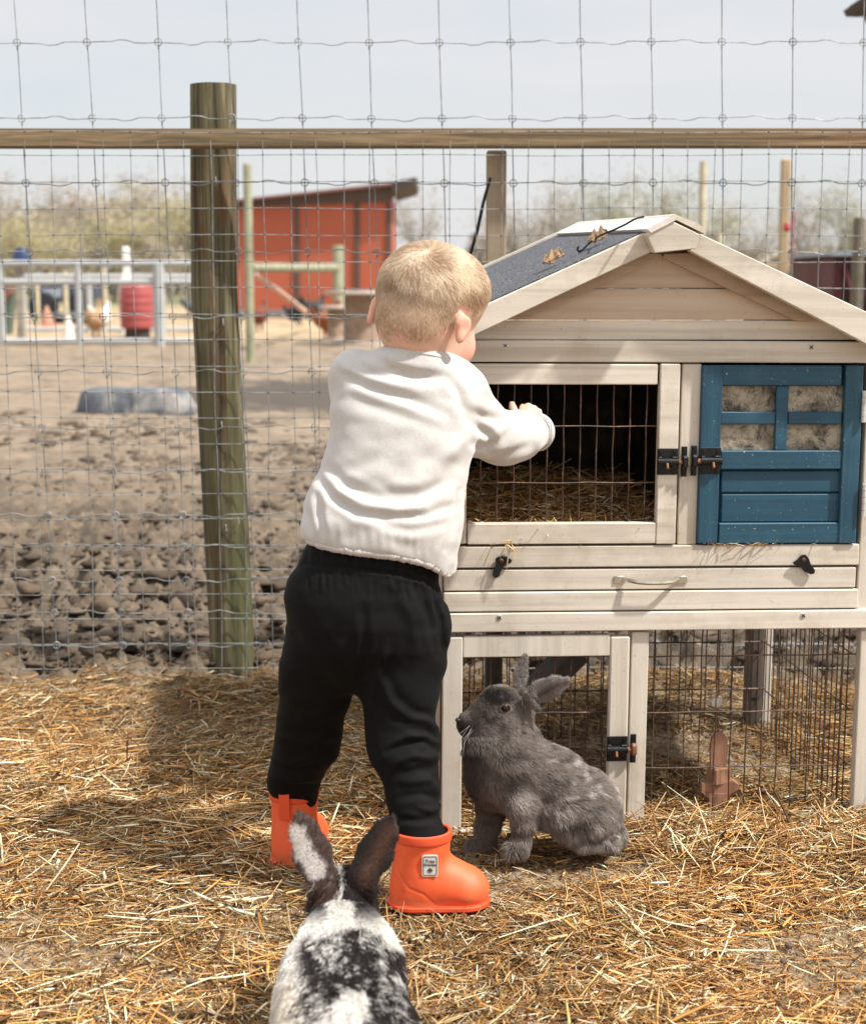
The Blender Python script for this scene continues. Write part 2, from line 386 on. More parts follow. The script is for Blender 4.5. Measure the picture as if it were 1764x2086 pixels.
# ------------------------------------------------------------------ ground
def gz(x, y):
    x = np.asarray(x, float); y = np.asarray(y, float)
    near = 1 - sstep(3.05, 3.3, y + 0.1 * n2(x, y, 2.0, 2, 3))
    z = near * (0.010 * n2(x, y, 2.2, 3, 1) + 0.004 * n2(x, y, 11, 3, 2) + 0.0025 * n2(x, y, 45, 2, 4))
    z = z + near * 0.012 * np.exp(-((x - 0.62) / 0.3) ** 2 - ((y - 2.14) / 0.09) ** 2)             # straw heaped at the hutch foot
    z = z + near * 0.02 * np.exp(-((x + 0.45) / 0.5) ** 2 - ((y - 3.0) / 0.13) ** 2)
    z = z + near * (0.05 * np.exp(-((x - 0.45) / 0.28) ** 2 - ((y - 2.95) / 0.16) ** 2) - 0.02 * np.exp(-((x - 0.2) / 0.12) ** 2 - ((y - 2.6) / 0.12) ** 2))
    mud = (1 - near) * (1 - sstep(5.0, 11, y))
    c = np.abs(n2(x, y, 5.5, 4, 9)); c2 = np.abs(n2(x + 5, y, 13, 3, 21))
    c3_ = n2(x + 9, y, 26, 2, 23); hole = sstep(0.25, 0.6, n2(x, y, 9.5, 2, 29))
    z = z + mud * (0.030 * (c - 0.35) + 0.045 * (c2 - 0.3) + 0.050 * (np.abs(c3_) - .25) - 0.050 * hole + 0.015 * n2(x, y, 1.3, 2, 7)) * (0.35 + 0.65 * (1 - sstep(4.2, 7, y)))
    far = (1 - near) * sstep(5, 11, y) * (1 - sstep(30, 60, y))
    z = z + far * (0.02 * n2(x, y, 1.1, 3, 8) + 0.018 * n2(x, y, 4, 2, 5)) 
    return z
SY = dict(MIX=None)
def build_ground():
    xs = np.concatenate([[-60, -18, -7, -4, -2.6, -1.9, -1.5], np.linspace(-1.15, 1.15, 420), [1.5, 1.9, 2.6, 4, 7, 18, 60]])
    ys = [-60, -20, -6, -2, 0, 0.5, 0.9, 1.1]; y = 1.2
    while y < 700: ys.append(y); y += max(0.0075, 0.0034 * y * (1 if y < 12 else (y / 12) ** 1.1))
    ys.append(1500); ys = np.array(ys)
    sc = np.maximum(ys * 0.42 + 0.35, 1.1)
    X = xs[None, :] * sc[:, None]; Y = np.repeat(ys[:, None], len(xs), 1); Z = gz(X, Y)
    V = np.stack([X, Y, Z], -1).reshape(-1, 3); r, c = X.shape
    i = np.arange(r - 1)[:, None] * c + np.arange(c - 1)[None, :]; F = np.stack([i, i + 1, i + 1 + c, i + c], -1).reshape(-1, 4)
    m = M('yard_soil'); p = m.coord('Position')
    sep = m.n('ShaderNodeSeparateXYZ'); m.l(p, sep.inputs[0]); yy = sep.outputs[1]; xx = sep.outputs[0]
    a = m.noise(p, 14, 8, 0.7); b = m.noise(p, 90, 4, 0.6); big = m.noise(p, 1.3, 4, 0.5)
    soil = m.ramp(a, [(0.3, (0.11, 0.078, 0.045)), (0.5, (0.27, 0.205, 0.135)), (0.72, (0.44, 0.355, 0.25))])
    soil = m.mix(m.ramp(b, [(0.35, 0.75), (0.6, 0.0)]), soil, (0.15, 0.095, 0.05))
    mud = m.ramp(a, [(0.32, (0.035, 0.026, 0.018)), (0.5, (0.105, 0.077, 0.051)), (0.72, (0.23, 0.172, 0.115))])
    mud = m.mix(m.ramp(m.noise(p, 24, 5, .75, .6), [(0.36, 0.9), (0.50, 0.0)]), mud, (0.035, 0.024, 0.017)); mud = m.mix(m.ramp(big, [(0.42, 0.0), (0.62, 0.55)]), mud, (0.175, 0.132, 0.088))
    sand = m.ramp(m.noise(p, 3.4, 8, 0.78), [(0.38, (0.095, 0.069, 0.045)), (0.49, (0.21, 0.157, 0.106)), (0.68, (0.31, 0.24, 0.168))])
    hay = m.ramp(m.noise(m.coord('Position', (0.5, 1, 1)), 1.6, 6, 0.6), [(0.35, (0.28, 0.20, 0.115)), (0.6, (0.42, 0.315, 0.19))])
    grass = m.ramp(m.noise(p, 0.25, 5, 0.6), [(0.38, (0.09, 0.12, 0.045)), (0.55, (0.19, 0.17, 0.085)), (0.75, (0.25, 0.19, 0.11))])
    wob = m.math('ADD', yy, m.math('MULTIPLY', m.math('SUBTRACT', m.noise(p, 0.8, 4), 0.5), 1.6))
    f = lambda lo, hi, src=wob: m.ramp(m.math('DIVIDE', m.math('SUBTRACT', src, lo), hi - lo), [(0, 0.0), (1, 1.0)])
    c1 = m.mix(f(3.0, 3.3, m.math('ADD', yy, m.math('MULTIPLY', m.math('SUBTRACT', big, .5), .3))), soil, mud); c2 = m.mix(f(4.6, 9.0), c1, sand); c3 = m.mix(f(18.0, 24.0), c2, hay); c4 = m.mix(f(40, 60), c3, grass)
    # dark patch of ground beyond the post
    patch_dist = m.n('ShaderNodeVectorMath', operation='DISTANCE'); mp = m.coord('Position', (0.55, 0.33, 0)); m.l(mp, patch_dist.inputs[0]); q = G(655, 800); patch_dist.inputs[1].default_value = (q[0] * 0.55, q[1] * 0.33, 0)
    patch_fac = m.ramp(m.math('ADD', patch_dist.outputs['Value'], m.math('MULTIPLY', m.math('SUBTRACT', m.noise(p, 2.2, 6, .75), .5), 1.3)), [(0.48, 0.92), (0.72, 0.0)])
    c5 = m.mix(patch_fac, c4, (0.055, 0.042, 0.032))
    m.set(c5, 0.95, 0, m.mix(0.5, a, b), 0.6, 0.012)
    o = link('ground', fast_mesh('ground', V, F), m.m); tag(o, kind='structure')
build_ground()

# ------------------------------------------------------------------ straw
STRAW = M('straw_stalks')
_c = STRAW.attr('col'); _n = STRAW.noise(STRAW.coord('Object'), 300, 2)
STRAW.set(STRAW.mix(0.35, _c, STRAW.ramp(_n, [(0.3, 0.55), (0.7, 1.0)]), 'MULTIPLY'), 0.75, 0, None)
STRAW.b.inputs['Specular IOR Level'].default_value = .3
STRAW.b.inputs['Subsurface Weight'].default_value = 0.0
def straw_mesh(name, P, yaw, pitch, L, Wd, C, g):
    n = len(P); d = np.stack([np.cos(yaw) * np.cos(pitch), np.sin(yaw) * np.cos(pitch), np.sin(pitch)], -1)
    up = np.tile([0, 0, 1.0], (n, 1)); sd = nrm(np.cross(d, up)); nn = np.cross(sd, d); roll = g.uniform(-1.0, 1.0, n)[:, None]
    s2 = sd * np.cos(roll) + nn * np.sin(roll); n2_ = -sd * np.sin(roll) + nn * np.cos(roll); bend = g.normal(0, 0.10, n)[:, None]; kink = g.normal(0, 0.07, (n, 1))
    rings = []
    for t in (-0.5, 0.05, 0.5):
        c = P + d * (L * t)[:, None] + (sd * bend + nn * kink) * (L * (0.25 - t * t))[:, None]
        w = (Wd * (1 - 0.35 * (abs(t) > 0.4)))[:, None] / 2
        rings.append(np.stack([c - s2 * w, c + s2 * w, c + n2_ * w * 0.75], 1))
    V = np.stack(rings, 1).reshape(-1, 3); base = (np.arange(n) * 9)[:, None]
    fs = [[r * 3 + a, r * 3 + (a + 1) % 3, r * 3 + 3 + (a + 1) % 3, r * 3 + 3 + a] for r in (0, 1) for a in range(3)]
    F = np.concatenate([base + np.array(f)[None] for f in fs]); me = fast_mesh(name, V, F, False)
    color_attr(me, np.repeat(C, 9, 0)); return me
def straw_cols(n, g, pale=0.0):
    pal = np.array([(0.50, 0.285, 0.085), (0.34, 0.17, 0.045), (0.66, 0.44, 0.19), (0.20, 0.095, 0.028), (0.85, 0.68, 0.42), (0.11, 0.055, 0.02), (0.48, 0.34, 0.12), (0.30, 0.24, 0.09)])
    pr = np.array([.22, .20, .15, .15, .15 + pale, .11, .06, .04]); pr /= pr.sum()
    return np.clip(pal[g.choice(8, n, p=pr)] * g.uniform(0.75, 1.2, (n, 1)) * np.array([1.22, 1.16, 1.24]), 0, 0.9)
def build_straw():
    g = np.random.default_rng(3); n = 230000
    y = 1.35 + (3.28 - 1.35) * g.random(n) ** 1.15; x = g.uniform(-1, 1, n) * (0.33 * y + 0.22)
    dens = 0.85 + 0.7 * n2(x, y, 3.2, 3, 31) + 0.35 * n2(x, y, 9, 2, 37)
    edge = y - 2.98 - 0.10 * n2(x, y * 0, 4.0, 2, 33); dens = np.where(edge > 0, dens - edge * 3.5, dens)
    bare = np.exp(-((x - 0.42) / 0.14) ** 2 - ((y - 1.80) / 0.07) ** 2) + 0.9 * np.exp(-((x - 0.16) / 0.14) ** 2 - ((y - 2.07) / 0.04) ** 2) + 0.8 * np.exp(-((x + 0.5) / 0.16) ** 2 - ((y - 1.80) / 0.04) ** 2)
    dens = dens - 1.0 * np.exp(-((x - 0.52) / 0.30) ** 2 - ((y - 1.84) / 0.11) ** 2) - 0.9 * bare + 0.6 * np.exp(-((x - 0.62) / 0.3) ** 2 - ((y - 2.2) / 0.13) ** 2)
    inside = (x > 0.12) & (x < 0.62) & (y > 2.36) & (y < 2.75); dens = np.where(inside, dens - 0.55, dens)
    keep = g.random(n) < np.clip(dens, 0.05, 1); x, y, dens = x[keep], y[keep], dens[keep]; n = len(x)
    L = np.clip(g.lognormal(math.log(0.024), 0.62, n), 0.006, 0.13); Wd = np.clip(g.lognormal(math.log(0.0016), 0.5, n), 0.0007, 0.006)
    layer = g.random(n) ** 1.6; z = gz(x, y) + 0.001 + layer * 0.017 * np.clip(dens, 0.2, 1.3)
    flow = 2.2 * n2(x, y, 1.8, 2, 41); yaw = flow + g.normal(0, 0.95, n) + g.choice([0, math.pi], n)
    pitch = g.normal(0, 0.09, n) + np.where(g.random(n) < 0.03, g.uniform(0.2, 0.9, n), 0)
    z = z + np.abs(np.sin(pitch)) * L * 0.45
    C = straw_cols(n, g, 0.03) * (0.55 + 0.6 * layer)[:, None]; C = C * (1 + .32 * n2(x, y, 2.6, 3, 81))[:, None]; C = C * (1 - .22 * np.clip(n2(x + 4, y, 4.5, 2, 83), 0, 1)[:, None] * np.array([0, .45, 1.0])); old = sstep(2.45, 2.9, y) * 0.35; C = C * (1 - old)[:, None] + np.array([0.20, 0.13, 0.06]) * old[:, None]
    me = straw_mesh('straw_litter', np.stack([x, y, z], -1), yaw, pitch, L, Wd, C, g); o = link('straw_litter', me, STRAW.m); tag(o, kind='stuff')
    n = 120000; y = 1.35 + (3.1 - 1.35) * g.random(n) ** 1.1; x = g.uniform(-1, 1, n) * (0.33 * y + 0.2)
    me = straw_mesh('straw_chaff', np.stack([x, y, gz(x, y) + g.uniform(.0005, .005, n)], -1), g.uniform(0, 6.28, n), g.normal(0, .25, n), g.uniform(.003, .013, n), g.uniform(.0006, .0022, n), straw_cols(n, g, .02) * .8, g); tag(link('straw_chaff', me, STRAW.m), kind='stuff')
    # taller loose stalks heaped along the hutch foot
    n = 1300; x = g.uniform(0.02, 0.95, n); y = 2.165 + g.normal(0, 0.055, n) + 0.075 * x; L = np.clip(g.lognormal(math.log(0.055), 0.4, n), 0.02, 0.13)
    pitch = g.normal(0.12, 0.28, n); yaw = g.uniform(0, 6.28, n); z = gz(x, y) + 0.006 + g.random(n) * 0.014 + np.abs(np.sin(pitch)) * L * 0.35
    ok = ~((x < 0.3) & (y < 2.24)); x, y, z, L, pitch, yaw = (q[ok] for q in (x, y, z, L, pitch, yaw))
    me = straw_mesh('straw_heap', np.stack([x, y, z], -1), yaw, pitch, L, np.clip(g.lognormal(math.log(0.0021), 0.35, len(x)), .001, .005), straw_cols(len(x), g, 0.1), g)
    tag(link('straw_heap', me, STRAW.m), kind='stuff')
    # crumbs and droppings between the stalks
    b = B(); 
    for _ in range(260):
        yy = random.uniform(1.6, 3.0); xx = random.uniform(-1, 1) * (0.3 * yy + .1); r = random.uniform(0.0015, 0.0045)
        b.ball((xx, yy, float(gz(xx, yy)) + 0.006 + r), (r * random.uniform(.8, 1.8), r * random.uniform(.8, 1.5), r), 5)
    o = b.build('soil_crumbs', plain('crumb', (0.11, 0.075, 0.05), 0.9, sc=200), smooth=True); tag(o, kind='stuff')
random.seed(5); build_straw()
# ------------------------------------------------------------------ clods lying on the churned mud
def build_clods():
    g = np.random.default_rng(21); bm = bmesh.new(); bmesh.ops.create_icosphere(bm, subdivisions=2, radius=1.0); bv = np.array([v.co[:] for v in bm.verts]); bf = np.array([[v.index for v in f.verts] for f in bm.faces]); bm.free()
    n = 34000; y = 3.25 + 6.5 * g.random(n) ** 1.5; x = g.uniform(-1, 1, n) * (0.36 * y + .3); k = n2(x, y, 1.6, 3, 71) + .5 * n2(x, y, 5, 2, 73); keep = g.random(n) < np.clip(.62 + .8 * k - .085 * (y - 3.2), .02, 1); x, y = x[keep], y[keep]; n = len(x)
    r = np.clip(g.lognormal(math.log(.0058), .72, n), .0025, .030) * (1 + .04 * (y - 3)); S = r[:, None] * g.uniform(.6, 1.35, (n, 3)) * np.array([1.2, 1.2, .55]); a = g.uniform(0, 6.28, n)
    bv = bv; P = bv[None] * (1 + .55 * fbm(bv[None] * 2.1 + g.uniform(0, 90, (n, 1, 3)), 3, 5, .7)[..., None]) * S[:, None]; ca, sa = np.cos(a)[:, None], np.sin(a)[:, None]
    X = P[..., 0] * ca - P[..., 1] * sa + x[:, None]; Y = P[..., 0] * sa + P[..., 1] * ca + y[:, None]; Z = P[..., 2] + (gz(x, y) - r * .08)[:, None]
    F = (bf[None] + (np.arange(n) * len(bv))[:, None, None]).reshape(-1, 3); me = fast_mesh('clods', np.stack([X, Y, Z], -1).reshape(-1, 3), F, False); c = np.array([.104, .073, .047]) * g.uniform(.6, 1.45, (n, 1)); color_attr(me, np.repeat(c, len(bv), 0))
    m = M('clod_soil'); q = m.noise(m.coord('Object'), 60, 4, .7); m.set(m.mix(.5, m.attr('col'), m.ramp(q, [(.3, .45), (.7, 1.0)]), 'MULTIPLY'), .95, 0, q, .6, .006); tag(link('soil_clods', me, m.m), kind='stuff')
build_clods()

# ------------------------------------------------------------------ hutch
HO = np.array([0.0, 2.262, 0.0]); YAW, TILT = R(4.5), R(0.40)
HR = (Matrix.Rotation(YAW, 3, 'Z') @ Matrix.Rotation(TILT, 3, 'Y')); HRn = np.array(HR)
hutch = empty('rabbit_hutch', tuple(HO), 'weathered cream wooden rabbit hutch with felt roof and blue door', 'rabbit hutch', rot=HR.to_euler())
def HL(px, py, d=0.0):                      # local (x, z) on the plane y = d
    n = HRn[:, 1]; o = HO + n * d; c = np.array([0, 0, HCAM]); r = ray(px, py); p = c + r * (((o - c) @ n) / (r @ n))
    q = HRn.T @ (p - HO); return q[0], q[2]
def HWorld(l): return HRn @ np.asarray(l, float) + HO
cream = (0.66, 0.60, 0.51); creamd = (0.50, 0.44, 0.355)
WX = wood('cream_paint_across', cream, creamd, 'x', 0.7, 1.0, (0.34, 0.26, 0.17), 0.75, 0.5)
WZ = wood('cream_paint_upright', cream, creamd, 'z', 0.7, 1.0, (0.34, 0.26, 0.17), 0.75, 0.5)
WY = wood('cream_paint_deep', cream, creamd, 'y', 0.75, 1.0, (0.36, 0.26, 0.17), 0.5, 0.4)
WG = wood('stained_shaded_gable_paint', (0.60, 0.49, 0.385), (0.50, 0.38, 0.28), 'x', 0.75, 0.8, (0.42, 0.25, 0.14), 0.65, 0.6)  # cream darkened to carry the shade under the eaves, plus stain blotches
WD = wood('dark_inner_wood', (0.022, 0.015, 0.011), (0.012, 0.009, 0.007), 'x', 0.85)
WL = wood('dark_grey_leg', (0.10, 0.08, 0.065), (0.045, 0.035, 0.028), 'z', 0.8)  # dark grey wood for rear legs, rear rail and ramp
def blue(axis):
    m = M('blue_paint_' + axis); sc = {'x': (2, 90, 90), 'z': (90, 90, 2)}[axis]; g = m.noise(m.coord('Object', sc), 1.0, 6, 0.7, 0.3); v = m.coord('Object')
    c = m.ramp(g, [(0.3, (0.007, 0.042, 0.076)), (0.6, (0.012, 0.070, 0.115)), (0.8, (0.03, 0.098, 0.145))])
    c = m.mix(m.ramp(m.noise(v, 240, 2, 0.5), [(0.69, 0.0), (0.74, 0.55)]), c, (0.45, 0.42, 0.34))
    c = m.mix(m.ramp(m.noise(v, 9, 5, 0.7), [(0.5, 0.0), (0.8, 0.35)]), c, (0.06, 0.17, 0.22))
    return m.set(c, 0.55, 0, g, 0.35, 0.001)
BX, BZ = blue('x'), blue('z')
BLK = plain('black_metal', (0.018, 0.018, 0.02), 0.35, 0.6, 0.3, 80, 0.3)
ZINC = plain('zinc_metal', (0.56, 0.55, 0.52), 0.38, 0.35, 0.15, 120, 0.2)
RUST = plain('rusty_metal', (0.24, 0.11, 0.055), 0.7, 0.4, 0.4, 90, 0.4)
WIRE = M('rusty_wire'); _f = WIRE.noise(WIRE.coord('Object'), 45, 4, .7)
WIRE.set(WIRE.ramp(_f, [(0.38, (0.05, 0.042, 0.04)), (0.55, (0.12, 0.065, 0.04)), (0.7, (0.22, 0.17, 0.14))]), 0.5, 0.5)
def qd(px, d, b=None): return [HL(x, y, d) for x, y in px]
def bd(b, x0, y0, x1, y1, d, th=0.014, bv=0.0014):       # board from a front rectangle in picture units, front face at depth d
    ym, xm = (y0 + y1) / 2, (x0 + x1) / 2; lx0 = HL(x0, ym, d)[0]; lx1 = HL(x1, ym, d)[0]; lz1 = HL(xm, y0, d)[1]; lz0 = HL(xm, y1, d)[1]
    return b.box((lx0, d, lz0), (lx1, d + th, lz1), bv)
def board(name, x0, y0, x1, y1, d, mat, th=0.014, parent=None, bv=0.0014): return bd(B(), x0, y0, x1, y1, d, th, bv).build(name, mat, parent or hutch)
def poly(name, pts, d, th, mat, parent=None, flat=True):
    b = B(); b.prism([HL(x, y, d) for x, y in pts], d, d + th); o = b.build(name, mat, parent or hutch)
    me = o.data; bm = bmesh.new(); bm.from_mesh(me); bmesh.ops.bevel(bm, geom=list(bm.edges), offset=0.0011, segments=1, affect='EDGES'); bm.to_mesh(me); bm.free(); return o
DEP = 0.47
XL, XR = HL(900, 1000)[0], HL(1788, 1000)[0]
# gable siding
poly('gable_board', [(1120, 586), (1346, 480), (1392, 480), (1618, 586)], 0.004, 0.010, WG)
poly('gable_board', [(985, 651), (1124, 587.5), (1614, 587.5), (1752, 651)], 0.003, 0.010, WG)
poly('gable_board', [(915, 692), (985, 652.5), (1752, 652.5), (1822, 692)], 0.002, 0.010, WX)
GT = wood('brown_stained_trim', (0.44, 0.33, 0.235), (0.33, 0.225, 0.15), 'x', 0.75, 0.8, (0.30, 0.17, 0.09), 0.7, 0.4)
# trim under the barge boards
poly('gable_trim', [(1300, 512), (1346, 516), (1350, 523), (1071, 650), (1000, 650)], -0.016, 0.016, GT)
poly('gable_trim', [(1352, 516), (1440, 512), (1752, 655), (1622, 653), (1352, 524)], -0.016, 0.016, GT)
poly('barge_board', [(1312, 474), (1336, 508), (905, 711), (905, 659)], -0.045, 0.016, WX)
poly('barge_board', [(1427, 476), (1836, 668), (1836, 738), (1404, 510)], -0.045, 0.016, WX)
# roof panels
FELT = M('roofing_felt'); _a = FELT.noise(FELT.coord('Object'), 330, 3, .75); _b = FELT.noise(FELT.coord('Object'), 9, 4, .6)
FELT.set(FELT.mix(0.4, FELT.ramp(_a, [(0.40, (0.018, 0.019, 0.025)), (0.52, (0.075, 0.078, 0.09)), (0.64, (0.26, 0.26, 0.275))]), FELT.ramp(_b, [(0.3, 0.7), (0.7, 1.0)]), 'MULTIPLY'), 0.9, 0, _a, 0.9, 0.002)
ROOF_D0, ROOF_D1 = -0.029, 0.60
_a0 = HL(1366, 436, -0.066); _a1 = HL(1171, 452, 0.58); SHX, SHZ = (_a1[0] - _a0[0]) / .646, (_a1[1] - _a0[1]) / .646; print('SHEAR', SHX, SHZ)
def roof_panel(name, pts, d0, d1, mat, parent=None):
    b = B(); b.prism([HL(x, y, -0.045) for x, y in pts], d0, d1)
    b.v = [(x + SHX * (y + .045), y, z + SHZ * (y + .045)) for x, y, z in b.v]; return b.build(name, mat, parent or hutch)
rp = roof_panel('roof_panel', [(895, 661), (1366, 448), (1366, 462), (895, 676)], ROOF_D0 + 0.0, ROOF_D1, FELT.m)
roof_panel('roof_panel', [(1850, 676), (1366, 448), (1366, 462), (1850, 692)], ROOF_D0, ROOF_D1, FELT.m)
roof_panel('rear_barge_board', [(895, 655), (1355, 447), (1355, 478), (895, 700)], ROOF_D1 + .001, ROOF_D1 + 0.015, WX)
roof_panel('rear_barge_board', [(1376, 447), (1850, 668), (1850, 715), (1376, 478)], ROOF_D1 + .001, ROOF_D1 + 0.015, WX)
# ridge cap
cap = roof_panel('ridge_cap', [(1310, 466), (1357, 441), (1368, 448), (1318, 474)], -0.068, 0.58, wood('ridge_cap_paint_left', (0.70, 0.655, 0.60), (0.62, 0.57, 0.51), 'y', 0.7))
roof_panel('ridge_cap', [(1357.5, 440.5), (1366, 436), (1413, 455), (1429, 467), (1427, 476), (1369, 447.5)], -0.066, 0.58, WY)
poly('ridge_end_block', [(1316, 476), (1368, 449), (1426, 477), (1417, 506), (1334, 515)], -0.066, 0.02, WX)
# front boards
board('front_board', 926, 694, 1790, 738, -0.004, WX)
board('front_board', 906, 1111.5, 1750, 1154.5, -0.004, WX)
board('front_board', 904, 1204.5, 1748, 1243, -0.006, WX)
board('front_board', 903, 1246.5, 1790, 1284.5, -0.008, WX, 0.018)
board('corner_post', 882, 700, 903, 1284, 0.004, WZ, 0.018)
board('corner_post', 1757, 742, 1795, 1243, -0.001, WZ, 0.018)
board('centre_post', 1385, 741, 1424, 1109.5, 0.0, WZ, 0.016)
drw = board('drawer', 905, 1158.5, 1743, 1200.5, -0.003, WX, 0.02)
# drawer handle
b = B(); d = -0.003
for px in (1261, 1388):
    x, z = HL(px, 1181, d); b.box((x - 0.0085, d - 0.002, z - 0.0055), (x + 0.0085, d - 0.0004, z + 0.0055), 0.001)
x0, z0 = HL(1269, 1179, d); x1, z1 = HL(1381, 1180, d); pts = []
for i in range(13):
    t = i / 12; s = math.sin(math.pi * t); pts.append((x0 + (x1 - x0) * t, d - 0.002 - 0.016 * min(1, s * 1.6), z0 + (z1 - z0) * t - 0.0028 * s))
b.tube(pts, [0.0034 if 0 < i < 12 else 0.0026 for i in range(13)], 8)
hd = b.build('handle', plain('dull_nickel', (0.50, 0.46, 0.38), 0.34, 0.85, 0.2, 60, 0.2), drw, True)
def screw(parent, px, py, d, r=0.0045, mat=None):
    x, z = HL(px, py, d); b = B(); b.lathe([(0.0, 0.0), (r, 0.0), (r * 0.95, 0.0008), (r * .6, 0.0013), (0.0001, 0.0014)], (x, d, z), 12, Matrix.Rotation(R(90), 3, 'X'))
    b.box((x - r * .75, d - 0.0018, z - r * .14), (x + r * .75, d - 0.00145, z + r * .14), 0, Matrix.Rotation(R(40), 3, 'Y')); b.box((x - r * .14, d - 0.0018, z - r * .75), (x + r * .14, d - 0.00145, z + r * .75), 0, Matrix.Rotation(R(40), 3, 'Y'))
    b.mi = [0] * (len(b.f) - 12) + [1] * 12
    return b.build('screw', [mat or ZINC, BLK], parent, False)
for px, py, dd in ((1029, 704, -0.004), (1652, 707, -0.004), (1017, 1258, -0.008), (1636, 1254, -0.008)): screw(hutch, px, py, dd)
# turn buttons over the drawer
def c3(x, y): return (882 + x * .5, 645.7 + y * .5)
tb = poly('turn_button', [c3(*q) for q in ((255, 985), (275, 974), (303, 976), (324, 990), (318, 1003), (292, 1014), (280, 1030), (270, 1058), (256, 1066), (243, 1056), (246, 1038), (258, 1008))], -0.010, 0.004, BLK); screw(tb, *c3(278, 993), -0.0101, 0.003, RUST)
tb = poly('turn_button', [c3(*q) for q in ((1465, 1003), (1488, 988), (1500, 972), (1518, 968), (1532, 984), (1540, 1008), (1558, 1032), (1556, 1046), (1540, 1050), (1516, 1040), (1498, 1018), (1478, 1012))], -0.010, 0.004, BLK); screw(tb, *c3(1510, 990), -0.0101, 0.003, RUST)
# wire mesh panels: vertical wires behind horizontal ones
def wire_panel(name, x0, x1, z0, z1, xs, zs, d, r, parent):
    b = B()
    for i, x in enumerate(xs): b.tube([(x + 0.0006 * math.sin(3 * k + i), d + 0.0008 * math.sin(k * 2 + i), z0 + (z1 - z0) * k / 6) for k in range(7)], r, 6)
    for z in zs: b.tube([(x0 + (x1 - x0) * k / 8, d - 2 * r, z + 0.0007 * math.sin(k * 2.1 + z * 90)) for k in range(9)], r, 6)
    return b.build(name, WIRE.m, parent, True)
def latch(parent, px, py, d, flip=1, rusty=False):    # px,py = centre of the plate
    cx, cz = HL(px, py, d); b = B(); k = 44 / 1390 / 2
    b.box((cx - k * .98, d - 0.002, cz - 0.0155), (cx + k * .98, d - 0.0003, cz + 0.0155), 0.0012)
    b.tube([(cx - k * flip, d - 0.006, cz), (cx + k * .95 * flip, d - 0.006, cz)], 0.0048, 10); b.box((cx - k * .95, d - 0.0075, cz - 0.0062), (cx - k * .55, d - 0.002, cz + 0.0062), 0.001); b.box((cx + k * .3, d - 0.009, cz - 0.0064), (cx + k * .9, d - 0.002, cz + 0.0064), 0.001)
    for sx in (-.68, .68):
        for sz in (-.0115, .0115): b.lathe([(0.0001, 0), (0.0028, 0), (0.0024, 0.0012), (0.0001, 0.0015)], (cx + sx * k, d - 0.002, cz + sz), 10, Matrix.Rotation(R(90), 3, 'X'))
    b.cur = 1; b.tube([(cx + k * .1 * flip, d - 0.006, cz), (cx + k * 1.72 * flip, d - 0.006, cz - 0.0003)], 0.0032, 8); b.tube([(cx - .15 * k * flip, d - 0.008, cz), (cx - .15 * k * flip, d - 0.013, cz - 0.007)], 0.002, 8)
    ex = cx + flip * k * 1.55; b.cur = 1 if rusty else 0
    b.box((ex - 0.0048, d - 0.0108, cz - 0.0075), (ex + 0.0048, d - 0.0018, cz + 0.0075), 0.0025); b.cur = 0
    b.box((ex - 0.0045, d - 0.0019, cz - 0.0178), (ex + 0.0045, d - 0.0004, cz + 0.0178), 0.0006)
    for sz in (-.0135, .0135): b.lathe([(0.0001, 0), (0.0028, 0), (0.0024, 0.0012), (0.0001, 0.0015)], (ex, d - 0.002, cz + sz), 10, Matrix.Rotation(R(90), 3, 'X'))
    b.v = [(x, d + (y - d) * 1.15, cz + (z - cz) * 1.25) for x, y, z in b.v]
    return b.build('latch', [BLK, RUST], parent, True)
# upper left door
b = B(); bd(b, 925, 741, 951, 1108.5, -0.005, 0.016); bd(b, 952, 741, 1340, 783, -0.004, 0.015); bd(b, 1341, 741, 1381, 1108.5, -0.006, 0.017); bd(b, 952, 1066, 1336, 1108.5, -0.005, 0.016)
door = b.build('mesh_door', WX, hutch)
z0, z1 = HL(1140, 1085, .012)[1], HL(1140, 760, .012)[1]; x0, x1 = HL(935, 900, .012)[0], HL(1355, 900, .012)[0]
wire_panel('wire_mesh', x0, x1, z0, z1, [HL(1316 - 33.6 * i, 900, .012)[0] for i in range(12)], [HL(1200, y, .012)[1] for y in (868, 983)], 0.013, 0.0011, door)
latch(door, 1359, 940, -0.006, 1)
# blue door
bdoor = bd(B(), 1464, 750, 1718, 1104, 0.0075, 0.004, 0.0).build('blue_door', BZ, hutch)
for q in ((1426, 1467), (1716, 1752)): bd(B(), q[0], 744, q[1], 1107, -0.008, 0.015).build('stile', BZ, bdoor)
if 1: bdoor['label'] = 'dark blue panelled door with four dirty panes'
for q in ((1468, 744, 1715, 785.5), (1468, 918, 1715, 956), (1464, 1065.5, 1713, 1107)): bd(B(), *q, -0.006, 0.013).build('cross_rail', BX, bdoor)
b = B(); bd(b, 1468.5, 958, 1714, 1003.5, 0.0, 0.0072, 0.002); bd(b, 1468.5, 1005.5, 1714, 1064, 0.0005, 0.0068, 0.002); b.build('door_panel', BX, bdoor)
b = B(); bd(b, 1580, 786, 1605, 917.5, -0.0045, 0.008); bd(b, 1468, 839, 1579, 864.5, -0.004, 0.008); bd(b, 1606, 839, 1715, 864.5, -0.004, 0.008); b.build('window_bars', BX, bdoor)
pm = M('grimy_acrylic'); v = pm.coord('Object'); f1 = pm.noise(v, 24, 8, .8, .4); f2 = pm.noise(pm.coord('Object', (1, 1, .5)), 60, 5, .7)
c = pm.mix(pm.ramp(f1, [(0.44, 0.0), (0.56, 0.97)]), (0.36, 0.315, 0.235), pm.ramp(f2, [(0.42, (0.015, 0.016, 0.015)), (0.66, (0.24, 0.20, 0.14))]))
pm.set(c, 0.35, 0, f1, 0.3, 0.001); board('window_pane', 1468.5, 786, 1715, 917, 0.004, pm.m, 0.003, bdoor, 0)
